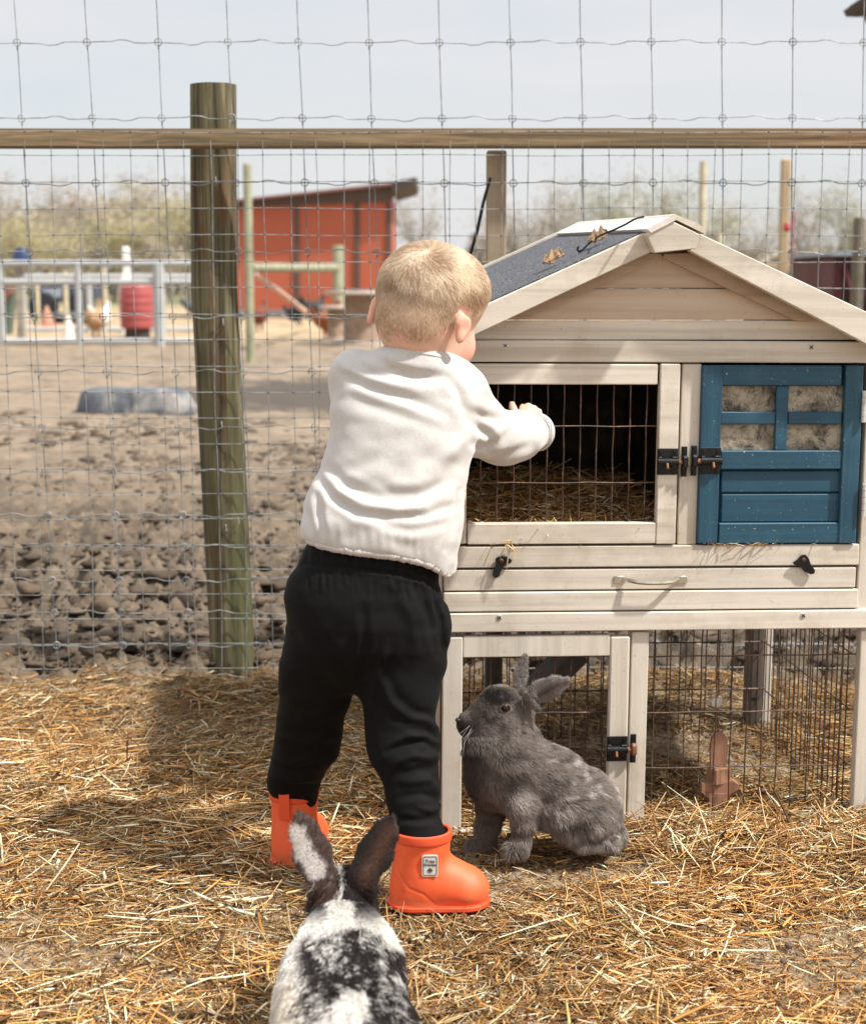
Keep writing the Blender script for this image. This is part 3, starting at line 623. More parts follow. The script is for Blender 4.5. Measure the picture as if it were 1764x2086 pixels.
latch(bdoor, 1446, 938, -0.008, -1)
for y0, y1 in ((796, 860), (985, 1052)):
    b = B(); x, z = HL(1756, y1, -0.008); x2, z2 = HL(1756, y0, -0.008)
    for k in range(5): b.tube([(x, -0.012, z + (z2 - z) * (k + .04) / 5), (x, -0.012, z + (z2 - z) * (k + .94) / 5)], 0.0032, 10)
    b.box((x - 0.002, -0.0095, z), (x + 0.012, -0.0082, z2)); b.build('hinge', ZINC, hutch, True)
# box shell: floor, back, sides, partition
zf = HL(1100, 1112)[1]; zt = HL(1100, 700)[1]
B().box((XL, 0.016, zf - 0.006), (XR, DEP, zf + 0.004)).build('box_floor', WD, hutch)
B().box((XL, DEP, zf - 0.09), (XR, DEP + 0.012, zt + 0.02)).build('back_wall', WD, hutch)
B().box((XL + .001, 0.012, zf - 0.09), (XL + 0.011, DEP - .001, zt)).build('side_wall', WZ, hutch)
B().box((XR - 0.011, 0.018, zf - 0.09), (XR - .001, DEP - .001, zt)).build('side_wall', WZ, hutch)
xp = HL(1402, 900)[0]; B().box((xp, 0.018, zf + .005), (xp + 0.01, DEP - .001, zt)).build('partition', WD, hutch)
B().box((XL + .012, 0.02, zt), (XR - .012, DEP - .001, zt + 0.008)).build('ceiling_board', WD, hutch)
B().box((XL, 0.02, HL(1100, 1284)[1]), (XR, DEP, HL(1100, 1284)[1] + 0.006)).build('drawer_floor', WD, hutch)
# lower run
zb = -0.035
def post(name, xa, xb, d, mat, ztop=1286, w=0.018): 
    lx0, lx1 = HL(xa, 1480, d)[0], HL(xb, 1480, d)[0]; return B().box((lx0, d, zb), (lx1, d + w, HL(xa, ztop, d)[1]), 0.0014).build(name, mat, hutch)
post('front_leg', 884, 897, 0.002, WZ, 1286, 0.022)
post('front_leg', 1282.5, 1317, -0.001, WZ, 1288)
post('front_leg', 1745, 1790, -0.001, WZ)
b = B(); lz = lambda y: HL(1000, y, -.006)[1]
x = [HL(q, 1480, -.006)[0] for q in (901, 941, 1239, 1279)]
b.box((x[0], -0.006, zb + .01), (x[1], 0.010, lz(1298)), .0014); b.box((x[2] + .0005, -0.006, zb + .01), (x[3], 0.010, lz(1300)), .0022)
b.box((x[1] + .0004, -0.005, lz(1340)), (x[2], 0.009, lz(1297)), .0014); b.box((x[1] + .0004, -0.005, zb + .01), (x[2], 0.009, zb + 0.038), .0014)
ldoor = b.build('run_door', WZ, hutch)
b = B(); px0, px1 = x[1] - .004, x[2] + .004
wire_panel('wire_mesh', px0, px1, zb + .02, lz(1325), [HL(1226 - 32.6 * i, 1500, .011)[0] for i in range(10)], [HL(1100, y, .011)[1] for y in (1338, 1452, 1565, 1677)], 0.0118, 0.0011, ldoor)
latch(ldoor, 1256, 1525, -0.006, 1, True)
xr0, xr1 = HL(1312, 1480, .01)[0], HL(1750, 1480, .01)[0]
wire_panel('front_wire_mesh', xr0, xr1, zb + .02, HL(1500, 1270, .01)[1], [HL(1333 + 31.7 * i, 1480, .01)[0] for i in range(14)], [HL(1500, y, .01)[1] for y in (1338, 1452, 1565, 1677)], 0.0192, 0.0011, hutch)
zs = [HL(1500, y, .01)[1] for y in (1338, 1452, 1565, 1677)]; ztop = HL(1500, 1290)[1]
b = B(); xs_ = XR - 0.022      # side and rear meshes
for k in range(20): yy = 0.03 + k * 0.0235; b.tube([(xs_, yy, zb), (xs_, yy, ztop)], 0.0012, 5)
for z in zs: b.tube([(xs_ + .002, 0.02, z), (xs_ + .002, DEP, z)], 0.0012, 5)
b.build('side_wire_mesh', WIRE.m, hutch, True)
b = B(); xs2 = XL + 0.012
for k in range(20): yy = 0.03 + k * 0.0235; b.tube([(xs2, yy, zb), (xs2, yy, ztop)], 0.0012, 5)
for z in zs: b.tube([(xs2 + .002, 0.02, z), (xs2 + .002, DEP, z)], 0.0012, 5)
b.build('side_wire_mesh', WIRE.m, hutch, True)
b = B()
for k in range(26): xx = XL + 0.02 + k * 0.0238; b.tube([(xx, DEP - .01, zb), (xx, DEP - .01, ztop)], 0.0013, 5)
for z in zs + [ztop - .01]: b.tube([(XL + .01, DEP - .012, z + .004), (XR - .02, DEP - .012, z + .004)], 0.0014, 5)
b.build('rear_wire_mesh', WIRE.m, hutch, True)
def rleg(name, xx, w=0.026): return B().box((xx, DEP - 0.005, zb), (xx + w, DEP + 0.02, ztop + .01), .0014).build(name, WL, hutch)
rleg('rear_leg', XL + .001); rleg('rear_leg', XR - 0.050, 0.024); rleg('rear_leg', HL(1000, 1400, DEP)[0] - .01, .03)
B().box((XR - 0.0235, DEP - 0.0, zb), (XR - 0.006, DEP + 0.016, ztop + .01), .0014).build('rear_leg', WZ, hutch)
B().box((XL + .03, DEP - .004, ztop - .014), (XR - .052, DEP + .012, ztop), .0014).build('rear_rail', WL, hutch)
p0 = HL(1190, 1335, .3); p1 = HL(1075, 1430, .3); b = B()
b.prism([p0, (p0[0] - .035, p0[1] + .004), (p1[0] - 0.10, p1[1] - .09), (p1[0] - .085, p1[1] - .105)], 0.26, 0.36); b.build('ramp', WL, hutch)

# bedding inside the upper box
g = np.random.default_rng(11); n = 5200; lx = g.uniform(XL + .03, xp - .01, n); ly = 0.02 + (DEP - .06) * g.random(n)
hz = zf + 0.006 + (0.016 + 0.034 * sstep(0.03, 0.3, ly) * (1 + 0.4 * np.sin(lx * 9))) * g.random(n) ** .5
P = (HRn @ np.stack([lx, ly, hz])).T + HO; L = np.clip(g.lognormal(math.log(0.035), .5, n), .012, .09)
me = straw_mesh('straw_bedding', P, g.uniform(0, 6.28, n), g.normal(0, .28, n), L, np.clip(g.lognormal(math.log(.0020), .4, n), .001, .004), straw_cols(n, g) * 1.25, g)
tag(link('straw_bedding', me, STRAW.m), kind='stuff')
n = 46; px = np.concatenate([g.uniform(1425, 1560, 30), g.uniform(930, 1060, 10), g.uniform(1560, 1750, 6)]); P = []
for i, q in enumerate(px):
    l = HL(q, 1110 - abs(g.normal(0, 1.5)), -0.006); P.append(HWorld((l[0], g.uniform(-0.012, -0.002), l[1] + 0.001)))
me = straw_mesh('straw_scraps', np.array(P), g.uniform(0, 6.28, n), g.normal(0, .25, n), g.uniform(.006, .02, n), g.uniform(.001, .0025, n), straw_cols(n, g) * .8, g); tag(link('straw_scraps', me, STRAW.m), kind='stuff')
# hanging wisp of hay at the drawer catch
b = B()
for k in range(9):
    l = HL(1036 + g.uniform(-7, 7), 1108, -.012); a = np.array([l[0], -.012 - .001 * k, l[1]]); e = a + np.array([g.uniform(-.012, .022), g.uniform(-.01, 0), g.choice([-.036, -.02, .006])]); b.tube([HWorld(a), HWorld((a + e) / 2 + np.array([.002, -.004, .004])), HWorld(e)], [.0007, .0008, .0004], 4)
hw = b.build('hay_wisp', plain('pale_hay', (0.70, 0.52, 0.26), .6), smooth=True); tag(hw, 'small pale wisp of hay hanging over the left drawer catch', 'hay')

# roof litter, wire hook, chew toy
def roofpt(px, py, up=0.0):      # point on the left roof slope seen at px,py
    a = HWorld((*[HL(895, 661, -.045)[0]], -.045, HL(895, 661, -.045)[1])); c = HWorld((HL(1366, 448, -.045)[0], -.045, HL(1366, 448, -.045)[1])); e = HRn @ np.array([SHX, 1, SHZ])
    n = nrm(np.cross(c - a, e)); n = n if n[2] > 0 else -n; o = np.array([0, 0, HCAM]); r = ray(px, py); return o + r * (((a + n * up - o) @ n) / (r @ n))
def rotl(deg): a = R(deg); return np.array([[math.cos(a), 0, -math.sin(a)], [0, 1, 0], [math.sin(a), 0, math.cos(a)]])
leafm = plain('dried_leaf', (0.26, 0.16, 0.085), .8, 0, .45, 180, .5)
for (px, py, s, lab) in ((1217, 495, 1.0, 'curled dry leaf just below the ridge cap on the hutch roof'), (1128, 538, 1.1, 'dark rotting leaf scrap lower on the felt roof slope')):
    p = roofpt(px, py, .003); g = np.random.default_rng(int(px)); I, J = np.meshgrid(np.linspace(-1, 1, 22), np.linspace(-1, 1, 14), indexing='ij')
    wv = np.sqrt(np.clip(1 - np.abs(I) ** 2.2, .02, 1)) * (1 + .25 * np.sin(I * 9 + px)); s = s * .72; X_1 = I * .019 * s; Z_1 = I * .0075 * s + J * wv * .0075 + .0085; Q_1 = np.stack([I * 2.4 + px, J * 1.6, I * 0], -1)
    Y_1 = J * wv * .009; Z_1 = Z_1 + .0042 * fbm(Q_1, 3, 2) + .005 * J ** 2 * wv; Y_1 = Y_1 + .004 * fbm(Q_1 + 9, 3, 4); V_ = np.stack([X_1, Y_1, Z_1], -1).reshape(-1, 3); i0 = np.arange(21)[:, None] * 14 + np.arange(13)[None]; F_ = np.stack([i0, i0 + 14, i0 + 15, i0 + 1], -1).reshape(-1, 4)
    o = link('dead_leaf', fast_mesh('leaf', V_, F_), leafm); md = o.modifiers.new('thick', 'SOLIDIFY'); md.thickness = .0010; o.location = p; tag(o, lab, 'leaf', 'leaves fallen on the hutch roof')
pts = [(1178, 501), (1176, 508), (1179, 512), (1184, 510), (1200, 495), (1218, 482), (1224, 478), (1250, 468), (1275, 456), (1292, 446), (1300, 443), (1310, 441)]
hh = [.012, .008, .003, .003, .006, .012, .018, .019, .020, .022, .024, .026]; b = B(); P3 = [roofpt(x, y, h) for (x, y), h in zip(pts, hh)]
b.tube(P3, 0.0016, 6); tag(b.build('wire_hook', BLK, smooth=True), 'thin bent black wire hook lying across the ridge cap', 'wire')
def hp(px, py, d=0.06): l = HL(px, py, d); return HWorld((l[0], d, l[1]))
toy = empty('chew_toy', tuple(hp(1462, 1340)), 'weathered wooden chew toy hanging on a chain inside the run', 'pet toy'); T0 = hp(1462, 1340)
TW = wood('chewed_wood', (0.34, 0.17, 0.10), (0.17, 0.075, 0.045), 'z', .8, .6, (0.5, .36, .26), .9)
rel = lambda px, py: tuple(np.array(hp(px, py)) - T0)
b = B()
for i in range(14):
    c = np.array(rel(1462 - 1.2 * math.sin(i), 1342 + i * 11.5)); a = nrm(np.array([math.cos(i * 1.57), math.sin(i * 1.57), 0])); 
    b.tube([c + a * .0028 * math.cos(t) + np.array([0, 0, .0052 * math.sin(t)]) for t in np.linspace(0, 2 * math.pi, 9)], .0007, 5, False)
b.build('chain', RUST, toy, True)
c = np.array(rel(1459, 1431)); B().lathe([(.0001, -.004), (.008, -.003), (.0095, 0), (.008, .003), (.0001, .004)], tuple(c), 16, Matrix.Rotation(R(90), 3, 'X')).build('bell', ZINC, toy, True)
c = np.array(rel(1464, 1530)); b = B(); b.prism([(c[0] + x, c[2] + z) for x, z in ((-.012, -.03), (-.014, 0), (-.012, .02), (-.005, .031), (.005, .031), (.012, .02), (.013, 0), (.010, -.03))], c[1] - .006, c[1] + .006); b.build('wooden_tag', TW, toy)
c = np.array(rel(1463, 1578)); B().box(tuple(c - np.array([.014, .012, .014])), tuple(c + np.array([.015, .012, .013])), .002, Matrix.Rotation(R(25), 3, 'Z')).build('wooden_block', TW, toy)
c = np.array(rel(1464, 1603)); b = B(); b.prism([(c[0] + x, c[2] + z) for x, z in ((-.028, .008), (-.028, -.006), (-.02, -.014), (0, -.016), (.012, -.012), (.028, -.002), (.03, .006), (.02, .012), (0, .009))], c[1] - .01, c[1] + .01); b.build('wooden_block', TW, toy)
c = np.array(rel(1461, 1633)); b = B(); b.prism([(c[0] + x, c[2] + z) for x, z in ((-.015, .016), (-.013, -.012), (-.004, -.02), (.008, -.019), (.014, -.004), (.015, .016))], c[1] - .011, c[1] + .011); b.build('wooden_block', TW, toy)
c = np.array(rel(1466, 1668)); b = B(); b.lathe([(.0001, .02), (.006, .016), (.011, -.004), (.013, -.014), (.0001, -.016)], tuple(c), 14); b.build('wooden_cone', plain('red_dyed_wood', (.30, .07, .05), .7), toy, True)

b = B(); b.tube([W(1490, 1432, 3.02), W(1530, 1424, 3.05), W(1580, 1421, 3.07), W(1640, 1417, 3.10), W(1700, 1420, 3.10)], .0045, 8)
tag(b.build('red_hose', plain('faded_red_hose', (.50, .06, .045), .5), smooth=True), 'thin red hose lying on the straw behind the hutch run', 'hose')
# ------------------------------------------------------------------ fence
def postmat():
    m = M('green_treated_post'); g = m.noise(m.coord('Object', (70, 70, 2.2)), 1.0, 7, .7, .8); b1 = m.noise(m.coord('Object', (12, 12, 2.0)), 1.0, 5, .6, 1.5); b2 = m.noise(m.coord('Object', (18, 18, 1.2)), 1.0, 4)
    c = m.ramp(g, [(0.34, (0.022, 0.020, 0.011)), (0.49, (0.10, 0.086, 0.043)), (0.68, (0.26, 0.22, 0.12))]); c = m.mix(m.ramp(b1, [(0.49, 0.0), (0.62, 0.9)]), c, (0.13, 0.062, 0.025))
    vo = m.n('ShaderNodeTexVoronoi'); vo.inputs['Scale'].default_value = 1.0; m.l(m.coord('Object', (9, 9, 4.2)), vo.inputs['Vector']); c = m.mix(m.ramp(vo.outputs['Distance'], [(0.10, 0.9), (0.26, 0.0)]), c, (0.07, 0.035, 0.016))
    c = m.mix(m.ramp(b2, [(0.47, 0.0), (0.62, 0.6)]), c, (0.07, 0.085, 0.03)); cr = m.noise(m.coord('Object', (55, 55, .7)), 1.0, 2, .5, .3); c = m.mix(m.ramp(cr, [(0.30, 0.85), (0.36, 0.0)]), c, (0.025, 0.018, 0.01))
    return m.set(c, .85, 0, g, .7, .002)
POSTM = postmat()
def railmat():
    m = M('treated_rail'); vo = m.n('ShaderNodeTexVoronoi'); vo.inputs['Scale'].default_value = 1.0; m.l(m.coord('Object', (3.1, 9, 9)), vo.inputs['Vector']); kn = m.ramp(vo.outputs['Distance'], [(0.0, 1.0), (0.35, 0.0)])
    cv = m.n('ShaderNodeCombineXYZ'); m.l(m.math('MULTIPLY', kn, .5), cv.inputs[1]); m.l(m.math('MULTIPLY', kn, .9), cv.inputs[2]); va = m.n('ShaderNodeVectorMath', operation='ADD'); m.l(m.coord('Object', (2.2, 62, 62)), va.inputs[0]); m.l(cv.outputs[0], va.inputs[1])
    g = m.noise(va.outputs[0], 1.0, 7, .7, 1.6); big = m.noise(m.coord('Object', (.8, 5, 5)), 1.0, 3)
    c = m.ramp(g, [(0.36, (0.06, 0.03, 0.013)), (0.47, (0.23, 0.13, 0.062)), (0.62, (0.42, 0.275, 0.155))]); c = m.mix(m.ramp(vo.outputs['Distance'], [(0.05, .85), (0.16, 0.0)]), c, (0.20, 0.075, 0.03)); c = m.mix(m.ramp(big, [(0.46, 0.0), (0.62, 0.5)]), c, (0.17, 0.15, 0.085))
    return m.set(c, .8, 0, g, .5, .0015)
RAILM = railmat()
def round_post(name, pts, label, mat=POSTM, k=28, cat='post', group=None, wob=.02):   # pts (x, y, z, r)
    b = B(); vs = []; n = len(pts); sub = []
    for i in range(n - 1):
        for t in np.linspace(0, 1, 8, endpoint=False): sub.append(np.array(pts[i]) * (1 - t) + np.array(pts[i + 1]) * t)
    sub.append(np.array(pts[-1])); base = np.array(pts[0][:3])
    for p in sub:
        for j in range(k):
            w = 2 * math.pi * j / k; crack = -0.10 * math.exp(-((((w - 4.9) + math.pi) % (2 * math.pi) - math.pi) / .07) ** 2) + 0.6 * wob * math.sin(3 * w + p[2] * 4) + .3 * wob * math.sin(7 * w - p[2] * 9)
            r = p[3] * (1 + crack); vs.append((p[0] + r * math.cos(w) - base[0], p[1] + r * math.sin(w) - base[1], p[2]))
    m = len(sub); fs = [(i * k + j, i * k + (j + 1) % k, (i + 1) * k + (j + 1) % k, (i + 1) * k + j) for i in range(m - 1) for j in range(k)]
    c0 = len(vs); vs.append((sub[-1][0] - base[0], sub[-1][1] - base[1], sub[-1][2] + .002)); fs += [((m - 1) * k + j, (m - 1) * k + (j + 1) % k, c0) for j in range(k)]
    b.add(vs, fs); o = b.build(name, mat, None, True); o.location = (base[0], base[1], 0); return tag(o, label, cat, group)
FY = 3.16                                  # the plane of the small mesh
pt = W(435, 172, FY + .12); pb = W(474, 1392, FY + .12)
ax, bx = (W(476, 1392, FY + .12)[0] - pt[0]) , pt[0]
main_post = round_post('fence_post', [(W(478, 1400, FY + .12)[0], FY + .12, -0.1, .0475), (W(437, 600, FY + .12)[0], FY + .12, .80, .0475), (pt[0], FY + .12, pt[2], .0468)], 'thick round greenish fence post left of the boy')
STAPLE = plain('bright_staple', (.7, .7, .7), .4, .6)   # staples and nails belong to the post
for px, py in ((440, 366), (452, 865), (455, 655), (461, 1075), (487, 1061)):
    b = B(); p = W(px, py, FY + .071) - np.array(main_post.location); b.tube([p + np.array([-.001, .004, .006]), p + np.array([0, -.002, .004]), p + np.array([.001, -.002, -.006]), p + np.array([0, .004, -.008])], .0012, 5)
    b.build('staple', STAPLE, main_post, True)
zt0, zt1 = W(882, 262, FY + .03)[2], W(882, 301, FY + .03)[2]
b = B(); segs = 26; xs_ = np.linspace(-1.9, 1.9, segs)
vs = []
for i, x in enumerate(xs_):
    dz = 0.0015 * math.sin(x * 2.1) + (.0025 if x < -.1 else 0) * 0 - .0015 * x; dy = .002 * math.sin(x * 3)
    for (yy, zz) in ((FY + .012, zt1), (FY + .012, zt0), (FY + .05, zt0 + .001), (FY + .05, zt1)): vs.append((x, yy + dy, zz + dz))
b.add(vs, [(i * 4 + j, i * 4 + (j + 1) % 4, (i + 1) * 4 + (j + 1) % 4, (i + 1) * 4 + j) for i in range(segs - 1) for j in range(4)] + [(0, 1, 2, 3), tuple((segs - 1) * 4 + j for j in (3, 2, 1, 0))])
rail = b.build('fence_rail', RAILM); tag(rail, 'long horizontal wooden top rail nailed across the fence posts', 'fence rail')
bm = bmesh.new(); bm.from_mesh(rail.data); bmesh.ops.bevel(bm, geom=[e for e in bm.edges if e.calc_face_angle(0) > .8], offset=.003, segments=2, affect='EDGES'); bm.to_mesh(rail.data); bm.free()
xl = W(991, 420, FY + .06)[0]; xr = W(1031, 420, FY + .06)[0]; xm_ = W(1007, 420, FY + .06)[0]
sp = B().box((xl - xm_, FY + .054, -.1), (xr - xm_, FY + .095, zt1 - .002), .003).build('square_post', wood('grey_brown_stud', (.40, .31, .21), (.22, .155, .10), 'z', .8, .6, (.16, .09, .05), .6, .3), None)
sp.location = (xm_, 0, 0); tag(sp, 'square sawn timber upright under the top rail behind the hutch roof', 'post')
b = B(); b.tube([W(956, 524, FY + .04), W(972, 470, FY + .035), W(985, 410, FY + .03), W(999, 361, FY + .03)], [.0034, .0036, .0034, .003], 8)
tag(b.build('metal_rod', BLK, None, True), 'thin black rod leaning against the square timber upright', 'rod')
SWIRE = M('galvanised_wire'); _f = SWIRE.noise(SWIRE.coord('Object'), 30, 3); SWIRE.set(SWIRE.ramp(_f, [(.4, (.17, .182, .18)), (.6, (.33, .345, .34))]), .55, .4)
KNOTM = plain('dull_wire_knot', (.085, .09, .088), .6, .4)
def mesh_panel(name, label, xs, zs, y, r, amp, lean, kink, knot, ztop=None, zbot=-.03, sagf=None):
    g = np.random.default_rng(int(r * 1e6)); ph = g.uniform(0, 6, len(xs)); pz = g.uniform(0, 6, len(zs)); zt = ztop or max(zs)
    X = lambda i, z: xs[i] + lean * (z - 0.6) + amp * math.sin(z * 9 + ph[i]) + .5 * amp * math.sin(z * 21 + ph[i] * 2)
    Z = lambda j, x: zs[j] + amp * .8 * math.sin(x * 7 + pz[j]) + .4 * amp * math.sin(x * 19 + pz[j] * 3)
    Yf = lambda x, z: y + .004 * math.sin(x * 3.1 + z * 2)
    b = B()
    for i in range(len(xs)): b.tube([(X(i, z), Yf(X(i, z), z) - r, z) for z in np.arange(zbot, zt + .001, .022)], r, 4, False)
    sx = abs(xs[1] - xs[0])
    for j in range(len(zs)):
        if kink:      # crimped line wires
            pts = []
            for i in range(len(xs) - 1):
                for t in np.linspace(0, 1, 9, endpoint=False):
                    x = xs[i] + sx * t; s = (1 if (i + j) % 2 else -1); bump = s * .0062 * math.exp(-((t - .5) / .10) ** 2) + s * .0015 * math.sin(2 * math.pi * t); xx = x + lean * (zs[j] - .6); pts.append((xx, Yf(xx, zs[j]) + r, Z(j, xx) + bump))
            b.tube(pts, r * 1.05, 5, False)
        else: b.tube([(x, Yf(x, zs[j]) + r * .6, Z(j, x)) for x in np.arange(xs[0] - .02, xs[-1] + .02, .02)], r * .95, 4, False)
        for i in range(len(xs)):
            x = X(i, zs[j]); z = Z(j, x); yy = Yf(x, z)
            if knot == 1: b.cur = 1; b.ball((x, yy, z), r * 2.6, 5); b.cur = 0
            else:
                for q in range(5): w = q * 1.2566; e = 1.0; b.tube([(x + .0075 * math.cos(w + u), yy - .002 + .002 * math.sin(2 * (w + u)), z + .0075 * math.sin(w + u)) for u in (0, .7, 1.4)], r * .9, 4, False)
                b.tube([(x + .0012 * math.sin(k * 1.9), yy - .0015, z - .004 - .0033 * k) for k in range(5)], r * .85, 4, False)
    o = b.build(name, [SWIRE.m, KNOTM], None, False, fix=False); return tag(o, label, 'wire fence')
u = 52.7 / FPX * FY * 1.004; z0_ = W(700, 315, FY)[2]
xsf = [W(436, 600, FY)[0] + u * i for i in range(-27, 38)]; zsf = [z0_ - u * j * .992 for j in range(-1, 21)]
zsf[0] = W(882, 268, FY)[2]
mesh_panel('small_mesh', 'square wire mesh stapled below the wooden top rail', xsf, zsf, FY, .00076, .0016, -.004, False, 1, zsf[0])
YC = FY + .062
ys_ = [-65, 85, 240, 372, 512, 645, 757, 870, 961, 1049, 1114, 1181, 1248, 1314, 1378]; zsc = [W(882, q, YC)[2] for q in ys_]
uc = 137.6 / FPX * YC * 1.01; x0_ = W(753, 85, YC)[0]
xsc = [x0_ + uc * i + .02 for i in range(-12, 14)]
mesh_panel('field_fence_wire', 'tall woven wire field fence with large knotted openings rising above the rail', xsc, zsc, YC, .00102, .0008, -.030, True, 2, zsc[0] + .05)

# ------------------------------------------------------------------ things beyond the fence
WHITEM = plain('weathered_white_rail', (.40, .41, .41), .6, 0, .1, 3); PALEW = plain('pale_post_wood', (.46, .40, .27), .8, 0, .25, 8)
GPOST = plain('mossy_pale_post', (.27, .27, .175), .85, 0, .3, 6)
def gp(px, Y): w = W(px, 600, Y); return w[0]
def zy(py, Y): return W(882, py, Y)[2]
def simple_post(name, px, w, ytop, Y, mat, label, square=False, group='posts in the far paddock'):
    x = gp(px, Y); zt = zy(ytop, Y); r = w / FPX * Y / 2; b = B()
    if square: b.box((-r, -r, -.1), (r, r, zt), .01)
    else: b.lathe([(r * 1.03, -.1), (r, zt - .01), (r * .9, zt)], (0, 0, 0), 16)
    o = b.build(name, mat, None, not square); o.location = (x, Y, 0); return tag(o, label, 'post', group)
simple_post('paddock_post', 508, 17, 333, 16, GPOST, 'tall green mossy post just right of the thick fence post')
simple_post('paddock_post', 690, 22, 499, 22, GPOST, 'shorter pale round post in front of the red barn')
x0, x1 = gp(512, 16.1), gp(682, 21.9); b = B(); b.tube([(x0, 16.1, zy(545, 16.1)), ((x0 + x1) / 2, 19.0, zy(545.5, 19.0)), (x1, 21.9, zy(545, 21.9))], [.045, .05, .058], 12)
tag(b.build('paddock_rail', GPOST, None, True), 'pale round rail joining the mossy post to the shorter post', 'rail', None)
b = B(); b.tube([(x0 + .02, 16.2, zy(556, 16.2)), (gp(575, 20), 20, zy(598, 20)), (gp(645, 26.5), 26.5, zy(652, 26.5))], [.028, .032, .042], 8)
tag(b.build('brace_pole', plain('faded_pole', (.62, .42, .33), .7), None, True), 'faded pinkish diagonal brace running down from the mossy post', 'pole')
simple_post('paddock_post', 1426, 15, 328, 13.0, PALEW, 'tall pale round post behind the right of the ridge cap')
simple_post('paddock_post', 1463, 15, 474, 18.0, PALEW, 'short round post low beside the ridge cap')
o = simple_post('paddock_post', 1592, 18, 323, 11.0, plain('new_lumber', (.42, .31, .18), .7, 0, .15, 5), 'tall yellow square lumber post with a red insulator', True)
b = B(); q = (gp(1597, 10.95) - o.location.x, -.07, zy(464, 10.93)); b.ball(q, (.022, .028, .026), 8); b.lathe([(.016, 0), (.024, .01), (.016, .02)], (q[0], q[1], q[2] + .015), 10); b.build('insulator', plain('red_plastic', (.45, .03, .03), .4), o, True)
simple_post('paddock_post', 1745, 24, 443, 9.0, plain('dark_wet_post', (.14, .115, .075), .9, 0, .3, 8), 'dark stubby post beside the maroon shed')
simple_post('white_pole', 1682, 11, 521, 14.0, WHITEM, 'slim white pole left of the maroon shed', False, None)
b = B(); b.tube([(gp(1611, 12), 12, zy(430, 12)), (gp(1610, 12), 12, zy(520, 12)), (gp(1618, 12), 12, zy(580, 12)), (gp(1622, 12), 12, .0)], [.012, .012, .03, .03], 8); tag(b.build('red_rope', plain('red_cord', (.40, .05, .06), .6), None, True), 'red cord hanging between the lumber post and white pole', 'cord')
# green slat gate
gt = empty('slat_gate', (gp(1640, 15), 15, 0), 'green and tan slatted gate left of the maroon shed', 'gate'); gx = gt.location.x
for k, (yy, c) in enumerate(((541, (.42, .30, .18)), (555, (.12, .22, .12)), (569, (.42, .30, .18)), (583, (.14, .30, .17)), (599, (.12, .26, .15)), (613, (.12, .22, .12)))):
    z = zy(yy, 15); B().box((gp(1560, 15) - gx, -.01, z - .02), (gp(1674, 15) - gx, .015, z + .02), .004).build('slat', plain('slat_paint', c, .7), gt)
for px in (1562, 1672): B().box((gp(px, 15) - gx - .02, .016, -.05), (gp(px, 15) - gx + .02, .06, zy(532, 15)), .004).build('gate_post', PALEW, gt)
# maroon shed on the right
YM = 10.2; mx0, mx1 = gp(1697, YM), gp(1950, YM); ms = empty('maroon_shed', ((mx0 + mx1) / 2, YM, 0), 'small dark maroon board shed at the right edge behind the hutch', 'shed'); ox = ms.location.x
MAR = plain('maroon_paint', (.085, .012, .014), .6, 0, .25, 6); b = B(); B().box((mx0 - ox, 0, -.05), (mx1 - ox, 1.2, zy(522, YM)), .01).build('wall', MAR, ms)
b = B(); b.prism([(mx0 - ox - .04, zy(521, YM)), (mx0 - ox - .04, zy(512, YM)), (mx1 - ox + .04, zy(508, YM)), (mx1 - ox + .04, zy(521, YM))], -.06, 1.26); b.build('roof', plain('blue_grey_metal', (.30, .34, .38), .5, .3), ms)
dx0, dx1 = gp(1717, YM) - ox, gp(1790, YM) - ox; B().box((dx0, -.012, .05), (dx1, -.001, zy(540, YM)), .003).build('door', plain('opening_shade', (.03, .012, .012), .8), ms)  # dark slab: its colour stands in for the shade inside the open doorway
b = B(); 
for a, c in (((dx0, .06), (dx1, zy(545, YM))), ((dx1, .06), (dx0, zy(545, YM)))): b.tube([(a[0], -.02, a[1]), (c[0], -.02, c[1])], .015, 6)
b.build('door_brace', MAR, ms)
# red barn
YB = 34.0; X = lambda px: gp(px, YB); Zb = lambda py: zy(py, YB)
barn = empty('red_barn', (X(655), YB, 0), 'red metal barn with brown trim and sloping roof', 'barn'); bx = barn.location.x
RED = M('red_sheet'); _w = RED.n('ShaderNodeTexWave', wave_type='BANDS', bands_direction='X'); _w.inputs['Scale'].default_value = 7; RED.l(RED.coord('Object'), _w.inputs[0]); RED.set((.40, .095, .045), .55, 0, _w.outputs['Fac'], .25, .02)
BRN = plain('brown_trim', (.085, .055, .045), .6, 0, .1, 2)
b = B(); b.prism([(X(470) - bx, -.1), (X(797) - bx, -.1), (X(797) - bx, Zb(395)), (X(470) - bx, Zb(424))], 0, 4.5); b.build('wall', RED.m, barn)
b = B(); b.prism([(X(465) - bx, Zb(424)), (X(465) - bx, Zb(414)), (X(800) - bx, Zb(378)), (X(800) - bx, Zb(410)), (X(700) - bx, Zb(414))], -.08, -.003); b.build('fascia', BRN, barn)
b = B(); b.prism([(X(460) - bx, Zb(414)), (X(460) - bx, Zb(410)), (X(800) - bx, Zb(373)), (X(800) - bx, Zb(378))], -.35, 4.8); b.build('roof', plain('rust_edge_roof', (.22, .10, .09), .6), barn)
b = B(); b.prism([(X(800) - bx, Zb(378)), (X(800) - bx, Zb(372)), (X(850) - bx, Zb(362)), (X(846) - bx, Zb(374)), (X(800) - bx, Zb(388))], -.3, 4.6); b.build('canopy', plain('dark_canopy', (.04, .035, .035), .7), barn)
for px in (606, 728, 793): b = B(); B().box((X(px - 5) - bx, -.05, -.05), (X(px + 5) - bx, -.002, Zb(414)), .01).build('trim_strip', BRN, barn)
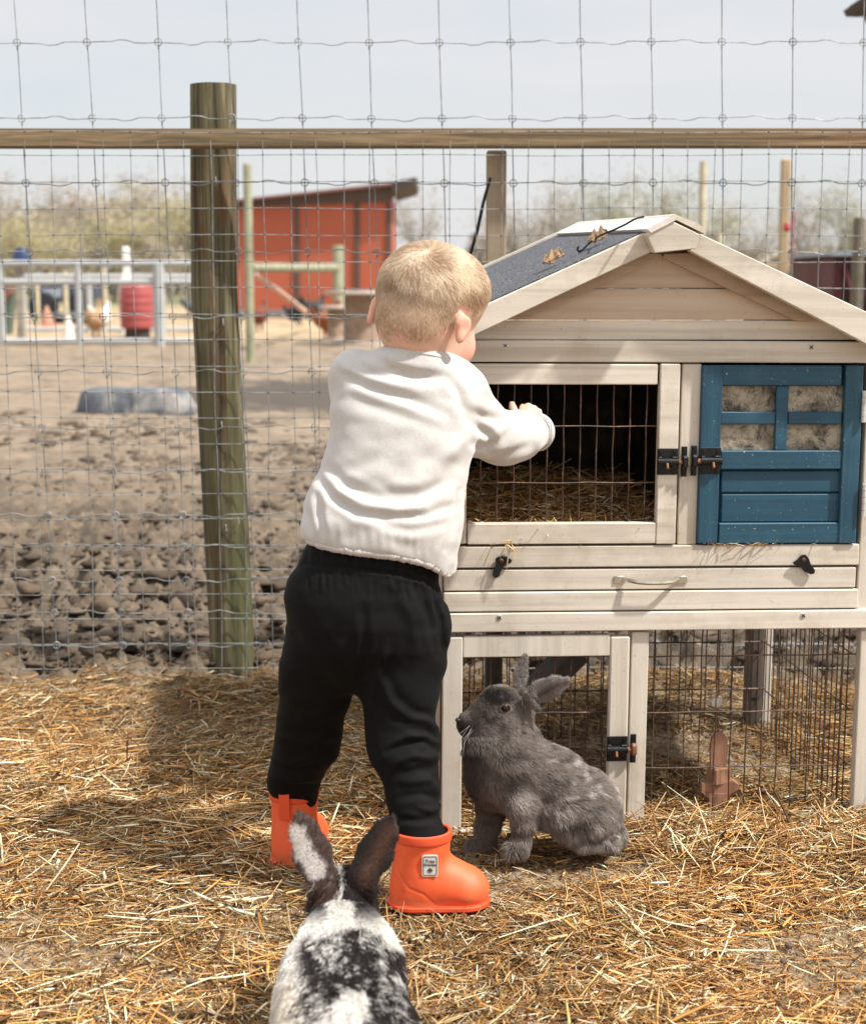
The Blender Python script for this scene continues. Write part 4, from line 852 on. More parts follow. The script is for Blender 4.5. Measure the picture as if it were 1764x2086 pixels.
B().box((X(470) - bx, -.06, -.05), (X(797) - bx, -.004, Zb(630) ), .01).build('base_strip', plain('grey_footing', (.20, .17, .16), .8), barn)
# tractor-less yard: cable spool tables
def spool(x, Y, ztop, rt, h, label, slope=0):
    t = empty('spool_table', (x, Y, 0), label, 'table', 'wooden spool tables'); TM = plain('grey_spool_wood', (.42, .36, .30), .8, 0, .25, 12)
    B().lathe([(rt, ztop - .05), (rt + .01, ztop - .03), (rt, ztop), (.01, ztop)], (0, 0, 0), 28).build('table_top', TM, t, True)
    B().lathe([(rt * .5, .05), (rt * .48, ztop - .051)], (0, 0, 0), 20).build('drum', plain('spool_drum', (.30, .21, .15), .8, 0, .25, 12), t, True)
    B().lathe([(rt * .8, 0), (rt * .8, .05), (.01, .052)], (0, 0, 0), 24).build('base', TM, t, True); return t
spool(gp(738, 20), 20, zy(592, 20), .48, .6, 'larger round spool table beside the boy at head height')
spool(gp(684, 21.3), 21.3, zy(622, 21.3), .235, .5, 'smaller lower round spool table left of the larger one')

# chickens
def chicken_mesh():
    s = SDF((-.26, -.12, 0), (.24, .12, .42), .008)
    s.ell((0, 0, .18), (.13, .075, .085), .02).ell((.05, 0, .19), (.08, .07, .085), .02).cone((.09, 0, .22), (.135, 0, .31), .045, .024, .03).ell((.145, 0, .33), (.03, .022, .024), .01)
    s.cone((-.09, 0, .20), (-.19, 0, .30), .05, .02, .03, flat=((0, 1, 0), .5)).cone((-.09, 0, .19), (-.2, 0, .25), .04, .02, .03, flat=((0, 1, 0), .5)).ell((-.02, .06, .18), (.09, .02, .055), .01).ell((-.02, -.06, .18), (.09, .02, .055), .01)
    s.cone((.17, 0, .325), (.19, 0, .318), .008, .002, .004).cone((.0, .03, .11), (.01, .03, .0), .02, .006, .02).cone((.0, -.03, .11), (.01, -.03, .0), .02, .006, .02)
    s.cone((.01, .03, .006), (.05, .03, .005), .006, .004, .004).cone((.01, -.03, .006), (.05, -.03, .005), .006, .004, .004)
    V, Q = s.mesh(); return fast_mesh('hen_body', V, Q)
hm = chicken_mesh(); cb = B(); cb.ball((.148, 0, .362), (.022, .006, .014), 6); comb = cb.build('comb', plain('comb_red', (.5, .03, .02), .5), None, True); comb_me = comb.data; bpy.data.objects.remove(comb)
first = True
for px, pyb, Y, rz, c, lab in ((528, 676, 16.0, 1.2, (.14, .035, .018), 'dark reddish brown hen nearest the thick fence post'), (612, 664, 17.5, 2.4, (.014, .017, .022), 'black hen pecking in front of the barn'), (664, 691, 14.6, -.5, (.30, .085, .02), 'ginger brown hen beside the short pale post'), (640, 650, 19, .3, (.04, .035, .035), 'dark hen below the spool tables'),
                                 (398, 652, 21.5, .2, (.07, .075, .08), 'grey hen just left of the thick fence post'), (195, 690, 19.2, 1.4, (.36, .22, .12), 'tan hen behind the middle of the near white gate'), (206, 686, 20.0, 1.2, (.75, .72, .66), 'white hen beside the tan hen')):
    me = hm.copy(); o = link('hen', me, plain('feathers', c, .8, 0, .35, 30)); p = G(px, pyb); o.location = p; o.rotation_euler = (0, 0, rz); o.scale = (1.45,) * 3
    if pyb == 664: o.rotation_euler = (0, R(28), rz)
    tag(o, lab, 'hen', 'hens in the yard'); k = link('comb', comb_me, None, o)
# upturned mineral tub / feed trough
p = W(277, 843, 9.7); t = empty('feed_trough', (p[0], 9.75, 0.0), 'upturned blue grey feed trough lying on the bare soil', 'trough'); s = 9.7 / FPX
BG = M('trough_rubber'); _n = BG.noise(BG.coord('Object'), 5, 5, .7); BG.set(BG.ramp(_n, [(.38, (.05, .056, .068)), (.5, (.11, .118, .13)), (.64, (.28, .255, .23))]), .7, 0, _n, .3, .01)
SDF_ = SDF((-.42, -.24, -.02), (.42, .26, .20), .009); rows = [(-.01, 0, 0, .365, .19), (.03, 0, 0, .36, .19), (.12, -.01, 0, .325, .165), (.155, -.02, 0, .30, .15)]
SDF_.loft(rows, .0, pw=5); SDF_.ell((.34, -.05, .17), (.10, .2, .05), .03, op='sub').ell((-.02, -.2, .16), (.03, .05, .16), .02, op='sub'); V, Q = SDF_.mesh(1); link('trough_body', fast_mesh('trough', V, Q), BG.m, t)
B().box((-.375, -.2, -.02), (.37, .2, .008), .008).build('rim', plain('trough_rim', (.03, .03, .03), .8), t)
# clods and a stick of dark manure by the trough
# white pipe corral, near panel
def pipe_panel(name, Y, xa, xb, zs, posts, label, r, mat=WHITEM, rpost=None):
    t = empty(name, (gp((xa + xb) / 2, Y), Y, 0), label, 'fence'); ox = t.location.x
    for z in zs: B().tube([(gp(xa, Y) - ox, 0, zy(z, Y)), (gp(xb, Y) - ox, 0, zy(z, Y))], r, 10).build('rail', mat, t, True)
    for px, rr in posts: B().tube([(gp(px, Y) - ox, .0, -.05), (gp(px, Y) - ox, .0, zy(min(zs), Y))], rr, 10).build('post', mat, t, True)
    return t
t = pipe_panel('pipe_gate', 19.6, 6, 430, (536, 574, 695), ((2, .035), (160, .045), (324, .075)), 'near white pipe gate running left of the thick fence post', .04)
ox = t.location.x; B().tube([(gp(2, 19.6) - ox, 0, zy(690, 19.6)), (gp(2, 19.6) - ox, 0, zy(546, 19.6)), (gp(4, 19.6) - ox, 0, zy(539, 19.6)), (gp(9, 19.6) - ox, 0, zy(536, 19.6))], .042, 10).build('gate_end', WHITEM, t, True)
pipe_panel('pipe_gate', 25.5, 44, 430, (563, 671), ((47, .05), (181, .055)), 'farther white pipe gate behind the red barrel', .045)
simple_post('paddock_post', 41, 15, 534, 21, plain('grey_stone_post', (.30, .27, .22), .9, 0, .3, 8), 'grey stone coloured post at the left edge under the blue bucket', True)
simple_post('paddock_post', 76, 9, 560, 27, PALEW, 'slim tan post second from left behind the white gates')
simple_post('paddock_post', 134, 10, 552, 27, PALEW, 'slim tan post left of the traffic cone')
simple_post('paddock_post', 214, 9, 548, 28, PALEW, 'slim pale post between the gates and the barrel')
x = gp(258, 24); b = B(); b.box((-.07, -.05, -.05), (.06, .05, zy(556, 24)), .01); b.box((-.05, -.04, zy(556, 24)), (.06, .04, zy(502, 24)), .02); o = b.build('white_gate_post', plain('white_paint_post', (.8, .8, .78), .5)); o.location = (x, 24, 0); tag(o, 'bright white post rising above the gates by the barrel', 'post')
# blue bucket on the stone post
Y = 21; bk = empty('upturned_bucket', (gp(48, Y), Y, zy(534, Y)), 'dark blue upturned bucket on top of the grey post', 'bucket')
B().lathe([(.001, .19), (.08, .19), (.11, .12), (.13, .06), (.135, .0), (.125, .0)], (0, 0, 0), 20).build('bucket_body', plain('blue_plastic', (.02, .04, .11), .3), bk, True); B().lathe([(.135, -.001), (.15, .004), (.15, .02), (.135, .03)], (0, 0, 0), 20).build('bucket_rim', plain('black_rim', (.02, .02, .025), .5), bk, True)
# red barrel
Y = 22.5; ba = empty('barrel', (gp(278, Y), Y, 0), 'red ribbed plastic barrel on a dark base', 'barrel'); zt, zb_ = zy(577, Y), zy(668, Y); H = zt - zb_; rr = 35 / FPX * Y
prof = [(rr * .9, zb_)]
for i in range(25):
    t_ = i / 24; prof.append((rr * (.93 + .05 * math.sin(math.pi * t_) + .022 * math.sin(t_ * 2 * math.pi * 5.0)), zb_ + H * (.03 + .86 * t_)))
prof += [(rr * .86, zt - H * .05), (rr * .70, zt - .01), (rr * .5, zt), (.01, zt)]
B().lathe(prof, (0, 0, 0), 36).build('barrel_body', plain('faded_red_plastic', (.36, .075, .075), .45, 0, .2, 3), ba, True)
B().lathe([(rr * .72, 0), (rr * .72, zb_ - .001), (.01, zb_)], (0, 0, 0), 24).build('base', plain('dark_rubber', (.05, .035, .03), .8), ba, True)
# traffic cone
Y = 21.5; k = empty('traffic_cone', (gp(137, Y), Y, 0), 'white and faded orange traffic cone behind the near gate', 'cone')
zt = zy(642, Y); B().lathe([(.085, .04), (.03, zt - .02), (.02, zt), (.001, zt)], (0, 0, 0), 20).build('cone_body', plain('white_plastic', (.72, .66, .58), .5), k, True)
B().box((-.17, -.17, 0), (.17, .17, .04), .01).build('base', plain('pale_orange_plastic', (.62, .30, .17), .5), k)
Y = 28; k = empty('traffic_cone', (gp(94, Y), Y, 0), 'small orange cone seen behind the far gate by the dark cart', 'cone'); z = .1; B().lathe([(.13, .0), (.11, .14), (.02, zy(622, Y)), (.001, zy(622, Y))], (0, 0, 0), 20).build('cone_body', plain('orange_plastic', (.42, .22, .15), .5), k, True); B().box((-.22, -.22, -.02), (.22, .22, .03), .01).build('base', plain('orange_plastic_base', (.55, .2, .10), .5), k)
# dark utility cart far left
Y = 31; c = empty('utility_cart', (gp(140, Y), Y, 0), 'dark blue and black farm cart parked beyond the white gates', 'cart'); DK = plain('dark_blue_panel', (.05, .065, .10), .5); BK = plain('black_parts', (.015, .015, .018), .7); ox = c.location.x
b = B(); b.prism([(gp(84, Y) - ox, zy(613, Y)), (gp(84, Y) - ox, zy(584, Y)), (gp(120, Y) - ox, zy(580, Y)), (gp(200, Y) - ox, zy(583, Y)), (gp(202, Y) - ox, zy(606, Y)), (gp(160, Y) - ox, zy(614, Y))], -.4, .5); b.build('cart_body', DK, c)
b = B(); b.prism([(gp(96, Y) - ox, zy(606, Y)), (gp(98, Y) - ox, zy(588, Y)), (gp(136, Y) - ox, zy(586, Y)), (gp(134, Y) - ox, zy(605, Y))], -.42, -.401); b.build('window', plain('pale_glass', (.35, .40, .46), .2), c)
b = B(); b.prism([(gp(160, Y) - ox, zy(640, Y)), (gp(160, Y) - ox, zy(606, Y)), (gp(186, Y) - ox, zy(606, Y)), (gp(184, Y) - ox, zy(640, Y))], -.3, .3); b.build('chassis', BK, c)
for px in (100, 172): B().lathe([(.12, -.09), (.27, -.08), (.30, 0), (.27, .08), (.12, .09)], (gp(px, Y) - ox, -.5, .30), 20, Matrix.Rotation(R(90), 3, 'X')).build('wheel', BK, c, True)
Y = 30; c = empty('rubble_heap', (gp(155, Y), Y, 0), 'low dark grey heap on the grass in front of the cart', 'heap'); s_ = SDF((-.7, -.3, -.05), (.7, .3, .4), .03); g = np.random.default_rng(4)
for i in range(22): s_.ell((g.uniform(-.5, .5), g.uniform(-.15, .15), g.uniform(0, .15)), (g.uniform(.08, .2), .12, g.uniform(.05, .12)), .03)
V, Q = s_.mesh(); link('heap_body', fast_mesh('heap', V, Q), plain('dark_grey_rubble', (.08, .08, .085), .9, 0, .4, 8), c)
Y = 24.5; c = empty('play_slide', (gp(18, Y), Y, 0), 'orange and green angular play piece at the far left edge', 'play equipment'); ox = c.location.x
b = B(); b.prism([(gp(8, Y) - ox, zy(615, Y)), (gp(8, Y) - ox, zy(582, Y)), (gp(29, Y) - ox, zy(582, Y)), (gp(26, Y) - ox, zy(598, Y)), (gp(15, Y) - ox, zy(620, Y))], -.2, .2); b.build('orange_panel', plain('orange_panel', (.20, .10, .07), .5), c)
b = B(); b.prism([(gp(8, Y) - ox, -.02), (gp(14, Y) - ox, zy(621, Y)), (gp(30, Y) - ox, zy(600, Y)), (gp(26, Y) - ox, zy(625, Y)), (gp(18, Y) - ox, -.02)], -.15, .15); b.build('green_support', plain('green_panel', (.07, .11, .085), .5), c)
# building eave at the top right
YE = 6.5; X = lambda px: gp(px, YE); Ze = lambda py: zy(py, YE)
hs = empty('timber_building', (X(1950), YE, 0), 'corner of a dark brown roof eave in the top right corner', 'building'); ox = hs.location.x; DB = plain('dark_brown_eave', (.045, .026, .02), .6, 0, .2, 6); DW = plain('brown_beam', (.10, .04, .022), .7, 0, .2, 6)
q = lambda L: [(X(a) - ox, Ze(b_)) for a, b_ in L]
b = B(); b.prism(q([(1696, 21), (1706, 16), (1708, 11), (1716, 13), (1745, -1), (2150, -190), (2150, -130), (1800, 30), (1722, 34), (1702, 33)]), -2.6, 0); b.build('roof', DB, hs)
b = B(); b.prism(q([(1722, 33), (1745, 33), (1745, 48), (1722, 49)]), -2.4, -.12); b.build('beam', DW, hs)
b = B(); b.tube([(X(1742) - ox, -.02, Ze(34)), (X(1744) - ox, -.02, Ze(44)), (X(1751) - ox, -.02, Ze(52)), (X(1770) - ox, -.02, Ze(58)), (X(1850) - ox, -.02, Ze(75)), (X(1900) - ox, -.02, Ze(90))], .011, 8); b.build('bracket', BLK, hs, True)
B().box((X(1960) - ox, -2.4, -.1), (X(2300) - ox, -.1, Ze(-60)), .02).build('wall', DW, hs)

# ------------------------------------------------------------------ trees
def tree_data(seed, h, spread, leafn, leafr, branches, twig=.012):
    g = np.random.default_rng(seed); b = B(); tips = []
    def limb(p, d, L, r, dep):
        n = 4; pts = [p]; q = p.copy(); dd = d.copy()
        for i in range(n): dd = nrm(dd + g.normal(0, .14, 3) + np.array([0, 0, .06])); q = q + dd * L / n; pts.append(q)
        b.tube(pts, [r * (1 - .55 * i / n) for i in range(n + 1)], 5 if dep < 2 else 3, False)
        if dep >= 3: tips.append(pts[2]); tips.append(pts[-1]); return
        for k in range(branches[dep]):
            i = g.integers(1, n + 1) if dep else g.integers(2, n + 1); w = nrm(dd + g.normal(0, spread, 3) + np.array([0, 0, .15])); limb(pts[i], w, L * g.uniform(.5, .75), max(r * .5 * (1 - .1 * i), twig), dep + 1)
    limb(np.zeros(3), np.array([0, 0, 1.0]), h * .48, h * .022, 0)
    P = np.array(tips); c = P[g.integers(0, len(P), leafn)] + g.normal(0, leafr, (leafn, 3)); c[:, 2] = np.maximum(c[:, 2], .3)
    s = g.uniform(.03, .085, leafn)[:, None] * h / 7; a = nrm(g.normal(0, 1, (leafn, 3))); e = nrm(np.cross(a, g.normal(0, 1, (leafn, 3))))
    V = np.stack([c - a * s, c + e * s * .6, c + a * s, c - e * s * .6], 1).reshape(-1, 3); F = np.arange(leafn * 4).reshape(-1, 4)
    return b, fast_mesh('crown', V, F, False)
def leafmat(name, a, c):
    m = M(name); f = m.noise(m.coord('Object'), .9, 3, .6); f2 = m.noise(m.coord('Object'), 7, 2)
    return m.set(m.mix(.5, m.ramp(f, [(.35, a), (.65, c)]), m.ramp(f2, [(.3, .6), (.7, 1.0)]), 'MULTIPLY'), .8)
BARK = plain('grey_tan_bark', (.30, .26, .22), .9, 0, .25, 3)
LY = leafmat('haze_paled_buds', (.40, .36, .20), (.52, .46, .24)); LT = leafmat('haze_paled_tan_twigs', (.40, .335, .27), (.50, .42, .34)); LG = leafmat('haze_paled_green_buds', (.34, .34, .24), (.44, .43, .31))  # foliage colours paled: distance haze is put into them
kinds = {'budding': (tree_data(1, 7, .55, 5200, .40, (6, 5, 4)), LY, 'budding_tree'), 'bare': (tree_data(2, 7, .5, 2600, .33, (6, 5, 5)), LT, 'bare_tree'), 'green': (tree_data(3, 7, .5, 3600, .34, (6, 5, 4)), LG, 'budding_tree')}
proto = {}
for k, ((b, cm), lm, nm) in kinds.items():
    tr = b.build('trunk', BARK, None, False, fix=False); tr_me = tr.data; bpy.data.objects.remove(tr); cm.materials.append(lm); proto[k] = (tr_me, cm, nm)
def tree(kind, px, ytop, Y, wide, rz, label, group, both=True):
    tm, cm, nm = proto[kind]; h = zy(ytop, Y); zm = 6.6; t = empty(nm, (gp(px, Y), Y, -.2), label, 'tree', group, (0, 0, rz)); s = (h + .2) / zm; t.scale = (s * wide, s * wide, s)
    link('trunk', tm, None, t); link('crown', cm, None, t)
TL = [('bare', 18, 352, 62, 1.2, .3, 'tall bare tree at the far left edge'), ('bare', 74, 366, 66, 1.1, 1.3, 'bare tan tree behind the slim left posts'), ('budding', 52, 440, 52, 1.5, 2.1, 'low yellow budding tree above the blue bucket'), ('bare', 128, 378, 70, 1.3, 2.3, 'rounded bare tree second from the left edge'), ('budding', 150, 470, 54, 1.5, .9, 'yellow budding tree above the dark cart'),
      ('bare', 186, 368, 68, 1.3, 4.0, 'bare tree above the middle of the white gates'), ('bare', 240, 372, 72, 1.3, 5.0, 'bare tree above the white gate post'), ('budding', 290, 430, 56, 1.6, .2, 'bright yellow budding tree above the red barrel'), ('bare', 300, 375, 74, 1.2, 3.3, 'bare tree behind the yellow tree above the barrel'), ('budding', 232, 470, 58, 1.3, 3.7, 'smaller yellow budding tree left of the barrel'),
      ('bare', 345, 384, 66, 1.2, 1.9, 'bare tree between the barrel and the thick post'), ('budding', 388, 392, 60, 1.3, 2.7, 'yellow budding tree at the edge of the thick post'), ('bare', 430, 400, 66, 1.3, .6, 'bare tree mostly hidden by the thick fence post'), ('bare', 100, 420, 58, 1.5, 5.2, 'shorter bare bush left of the gate posts'), ('bare', 335, 455, 56, 1.5, 5.9, 'low bare bush right of the barrel')]
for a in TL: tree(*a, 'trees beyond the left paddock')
TRR = [('bare', 866, 366, 58, .75, .5, 'slender bare tree right of the barn'), ('bare', 1078, 396, 70, 1.2, 1.0, 'hazy bare tree right of the square timber'), ('bare', 1135, 380, 74, 1.3, 2.0, 'hazy bare tree above the ridge cap'), ('green', 1250, 342, 66, .9, 3.0, 'tall thin hazy tree left of the tall pale post'), ('green', 1408, 326, 44, 1.0, 4.0, 'large pale green tree behind the tall pale post'), ('green', 1480, 392, 48, 1.2, 5.0, 'greenish tree between the pale post and lumber post'),
       ('bare', 1200, 420, 78, 1.5, 2.6, 'low hazy bare tree behind the hutch roof'), ('bare', 1330, 430, 76, 1.4, 1.1, 'low hazy bare tree left of the short post'), ('bare', 1545, 420, 60, 1.1, .1, 'bare tree just left of the lumber post'), ('bare', 1640, 378, 66, .9, 1.4, 'thin bare tree right of the lumber post'), ('green', 1700, 352, 58, .8, 2.2, 'thin greenish tree above the maroon shed'), ('bare', 1755, 400, 60, 1.1, 3.1, 'bare tree at the right edge above the maroon shed'), ('bare', 1010, 450, 80, 1.4, 4.2, 'low bare tree behind the leaning black rod')]
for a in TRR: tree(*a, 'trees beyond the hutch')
# far woodland mass closing the horizon
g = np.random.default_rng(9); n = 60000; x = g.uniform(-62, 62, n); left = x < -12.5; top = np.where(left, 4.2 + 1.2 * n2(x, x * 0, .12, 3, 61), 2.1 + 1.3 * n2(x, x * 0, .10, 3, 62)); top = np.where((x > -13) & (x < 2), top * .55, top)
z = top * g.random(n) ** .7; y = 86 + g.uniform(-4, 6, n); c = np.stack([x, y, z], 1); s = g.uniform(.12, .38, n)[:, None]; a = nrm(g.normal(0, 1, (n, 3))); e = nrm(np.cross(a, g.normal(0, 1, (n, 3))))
V = np.stack([c - a * s, c + e * s * .5, c + a * s, c - e * s * .5], 1).reshape(-1, 3); tag(link('far_woodland', fast_mesh('wood', V, np.arange(n * 4).reshape(-1, 4), False), leafmat('haze_paled_wood', (.36, .32, .27), (.46, .40, .33))), kind='stuff')  # pale colour carries the haze of the far wood

# ------------------------------------------------------------------ the boy
def LR(py, xl, xr, Y, b=None, k=0.8, zoff=0.0):
    l, r = W(xl, py, Y), W(xr, py, Y); a = (r[0] - l[0]) / 2; return (l[2] + zoff, (l[0] + r[0]) / 2, Y, a, b if b else a * k)
mpp = lambda Y, py: Y / (ray(882, py)[1]) / FPX     # metres per picture unit at depth Y
boy = empty('person', (W(760, 1800, 2.03)[0], 2.03, 0.0), 'toddler in cream sweatshirt, black trousers and orange boots leaning on the hutch', 'person'); BO = np.array(boy.location)
def part(name, V, Q, mat, parent, col=None, origin=None, smooth=True):
    me = fast_mesh(name, V - (BO if origin is None else origin), Q, smooth)
    if col is not None: color_attr(me, col)
    return link(name, me, mat, parent)
HC = W(875, 617, 2.075)
psi, bow, rollh = R(32), R(12), R(9)
fw = np.array([math.sin(psi) * math.cos(bow), math.cos(psi) * math.cos(bow), -math.sin(bow)]); rt = nrm(np.cross(fw, [0, 0, 1])); up = np.cross(rt, fw)
rt, up = rt * math.cos(rollh) - up * math.sin(rollh), up * math.cos(rollh) + rt * math.sin(rollh); HM = np.stack([rt, fw, up], 1)     # columns: right, forward, up
hl = lambda x, y, z: HC + HM @ np.array([x, y, z])
s = SDF((-.24, 1.90, -0.005), (.18, 2.31, .93), 0.003)
s.ell(hl(0, .003, .012), (.0600, .0735, .0650), .0, HM).ell(hl(0, -.022, .006), (.0575, .054, .059), .02, HM).ell(hl(0, .03, .02), (.057, .050, .052), .02, HM).ell(hl(0, .036, -.045), (.046, .042, .044), .02, HM).ell(hl(0, -.028, -.034), (.046, .042, .036), .02, HM)
for q in (-1, 1):
    s.ell(hl(q * .026, .050, -.046), .024, .015, HM).ell(hl(q * .026, .073, -.012), (.011, .009, .008), .004, HM, 'sub').ell(hl(q * .026, .0640, -.012), .0100, .003, HM)
    s.ell(hl(q * .024, .070, .004), (.014, .005, .004), .008, HM)
    er = HM @ np.array(Matrix.Rotation((R(-26) if q > 0 else R(50)), 3, 'Z') @ Matrix.Rotation(R(-8), 3, 'X'))
    c = hl(q * (.0675 if q > 0 else .0775), -.012, -.024); s.ell(c, (.0052, .0108, .0172), .003, er).ell(c + er @ np.array([q * .0065, .001, .002]), (.0040, .0070, .0115), .0015, er, 'sub').ell(c + er @ np.array([q * .0, -.009, .007]), (.0055, .007, .0115), .003, er).ell(c + er @ np.array([0, .001, -.0145]), (.0046, .0060, .0070), .004, er)
s.ell(hl(0, .082, -.030), (.0075, .010, .008), .008, HM).ell(hl(0, .080, -.015), (.006, .008, .016), .008, HM).ell(hl(0, .078, -.054), (.014, .006, .0045), .004, HM).ell(hl(0, .076, -.062), (.011, .006, .0045), .003, HM).ell(hl(0, .062, -.080), (.018, .016, .013), .012, HM)
nb = W(848, 745, 2.06); s.cone(hl(.0, -.014, -.045), nb, .041, .034, .02); s.cone(hl(0, .01, -.05), nb + [0, .012, 0], .035, .031, .02)
SH_R = W(930, 800, 2.075); SH_L = W(722, 770, 2.085); chest = W(828, 830, 2.06); belly = W(795, 1010, 2.05); pelvis = W(750, 1220, 2.045)
s.cone(nb, chest, .030, .044, .015).cone(SH_L, SH_R, .022, .022, .015).cone(chest, belly, .046, .050, .015).cone(belly, pelvis, .052, .056, .02)
WR = W(1078, 872, 2.222); ELR = W(1015, 893, 2.135); s.chain([(SH_R, .022), (ELR, .022), (WR, .0155)], .008)
PALM = W(1074, 862, 2.250); s.cone(WR, PALM, .0150, .0155, .006); s.ell(PALM, (.019, .0095, .018), .006)
def finger(s, base, tip, r0=.0058, r1=.0050, out=.006, drop=.0):
    base = np.asarray(base); tip = np.asarray(tip); m1 = base * .55 + tip * .45 + np.array([0, -out, 0]); m2 = base * .2 + tip * .8 + np.array([0, -out * .8, 0]); s.chain([(base, r0), (m1, r0), (m2, (r0 + r1) / 2), (tip, r1)], .0015)
for a, t in (((1064, 852), (1064, 829)), ((1073, 850), (1076, 826)), ((1083, 853), (1088, 831)), ((1092, 858), (1098, 838))): finger(s, W(*a, 2.256), W(*t, 2.268))
s.chain([(W(1062, 868, 2.246), .0075), (W(1050, 848, 2.255), .0066), (W(1045, 833, 2.262), .0058), (W(1043, 824, 2.266), .0055)], .002)
ELL = W(770, 890, 2.175); WL_ = W(895, 885, 2.225); PL = W(925, 868, 2.242); s.chain([(SH_L, .022), (ELL, .022), (WL_, .0155)], .008); s.cone(WL_, PL, .015, .0155, .006); s.ell(PL, (.019, .0095, .018), .006)
for k, a in enumerate(((912, 856), (922, 852), (932, 853), (941, 858))): finger(s, W(*a, 2.246), W(a[0] + 2 + k, a[1] - 26 + abs(k - 1.5) * 3, 2.252))
s.chain([(W(912, 872, 2.238), .0075), (W(898, 862, 2.244), .0066), (W(893, 850, 2.248), .0055)], .002)
HR_, HL_ = W(825, 1300, 2.04), W(660, 1300, 2.05); KR, KL = W(822, 1500, 2.03), W(640, 1480, 2.10); AR, AL = W(856, 1690, 1.975), W(600, 1625, 2.14)
FR = np.array([W(850, 1800, 1.975)[0], 1.975, .035]); FL = np.array([W(603, 1740, 2.15)[0], 2.15, .035])
for h_, k_, a_, f_, toe in ((HR_, KR, AR, FR, (.05, 0, -.01)), (HL_, KL, AL, FL, (.022, .045, -.01))): s.cone(pelvis, h_, .06, .045, .02); s.chain([(h_, .040), (k_, .028), (a_, .019), (f_, .022)], .01); s.cone(f_, f_ + np.array(toe), .021, .017, .008)
V, Q = s.mesh(); V = smooth_mesh(V, Q, 1, .4); L = (V - HC) @ HM
skin = np.tile([.70, .44, .33], (len(V), 1)); ear = (np.abs(L[:, 0]) > .0615) & (np.abs(L[:, 2] + .024) < .04) & (np.abs(L[:, 1] + .014) < .03); skin[ear] = (.70, .37, .27)
head = np.linalg.norm(L, axis=1) < .14; x_, y_, z_ = L.T
lip = head & (np.abs(x_) < .015) & (np.abs(z_ + .058) < .007) & (y_ > .068); skin[lip] = (.55, .20, .17)
for q in (-1, 1):
    d = np.linalg.norm(L - np.array([q * .026, .0640, -.012]), axis=1); eye = head & (d < .0125) & (y_ > .066); skin[eye] = (.85, .82, .80); skin[head & (d < .0125) & (np.hypot(x_ - q * .026, z_ + .012) < .0048) & (y_ > .06)] = (.05, .07, .10)
    skin[head & (np.hypot((x_ - q * .038) / 1.4, z_ + .045) < .018) & (y_ > .03)] *= (1.05, .86, .86)
fold = head & (y_ < -.02) & (z_ < -.055)
def hairmask(P):
    l = (P - HC) @ HM; x, y, z = l.T; r = np.linalg.norm(l, axis=1) < .125
    line = np.interp(y, [-.09, -.060, -.04, -.012, .012, .03, .06, .09], [-.058, -.058, -.050, -.015, -.01, .012, .045, .06]) + .004 * np.sin(x * 160)
    m = (.25 * sstep(-.004, .004, z - line) + .75 * sstep(0, .022, z - line)) * r; e = (np.abs(x) > .0600) & (np.abs(z + .024) < .034) & (np.abs(y + .014) < .026); return m * (1 - e)
hm_ = hairmask(V) * .6; skin = skin * (1 - hm_[:, None]) + np.array([.56, .38, .24]) * hm_[:, None]
ND = V + 0
V = V - vnormals(V, Q) * (0.0016 * np.exp(-((z_ + .072 + .1 * x_ ** 2) / .0025) ** 2) * (head & (y_ < -.0)))[:, None]
SK = M('skin'); n_ = SK.noise(SK.coord('Object'), 700, 3); SK.set(SK.attr('col'), .55, 0, n_, .12, .0006); SK.b.inputs['Subsurface Weight'].default_value = .16; SK.b.inputs['Subsurface Radius'].default_value = (1, .3, .15); SK.b.inputs['Subsurface Scale'].default_value = .012
body = part('body', V, Q, SK.m, boy, skin)
HAIRM = M('fine_hair'); HAIRM.set(HAIRM.attr('col'), .42, 0, None); HAIRM.b.inputs['Specular IOR Level'].default_value = .6
whorl = hl(.012, -.052, .056)
def hdir(P, N, g):
    w = P - whorl; sw = np.cross(N, w); d = nrm(w) + .75 * nrm(sw) * np.exp(-np.linalg.norm(w, axis=1) / .05)[:, None]; l = (P - HC) @ HM; back = sstep(.02, -.03, l[:, 2])[:, None]
    return d + back * np.array([0, 0, -.8]) + .30 * g.normal(0, 1, P.shape)
def hlen(P, g): l = (P - HC) @ HM; return (.0070 + .0105 * sstep(-.03, .05, l[:, 2])) * g.uniform(.6, 1.15, len(P))
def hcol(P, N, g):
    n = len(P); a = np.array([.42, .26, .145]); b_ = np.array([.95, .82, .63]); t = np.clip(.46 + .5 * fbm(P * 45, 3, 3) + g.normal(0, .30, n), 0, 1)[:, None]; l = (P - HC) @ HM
    c = a * (1 - t) + b_ * t; px_, py_ = proj(P); dk = np.clip(sstep(.02, -.05, l[:, 2]) * .35 + .5 * np.exp(-((px_ - 893) / 30) ** 2 - ((py_ - 506) / 16) ** 2) + .25 * sstep(860, 790, px_), 0, 1)[:, None]; return c * (1 - dk) + np.array([.36, .22, .12]) * dk  # left-side shade is put into the hair colour; crown and nape darker too
hr = hair('hair', V, Q, 42000, hairmask, hlen, hdir, hcol, .00021, HAIRM.m, boy, 4, 0, .3, 3, -.62); hr.location = -BO

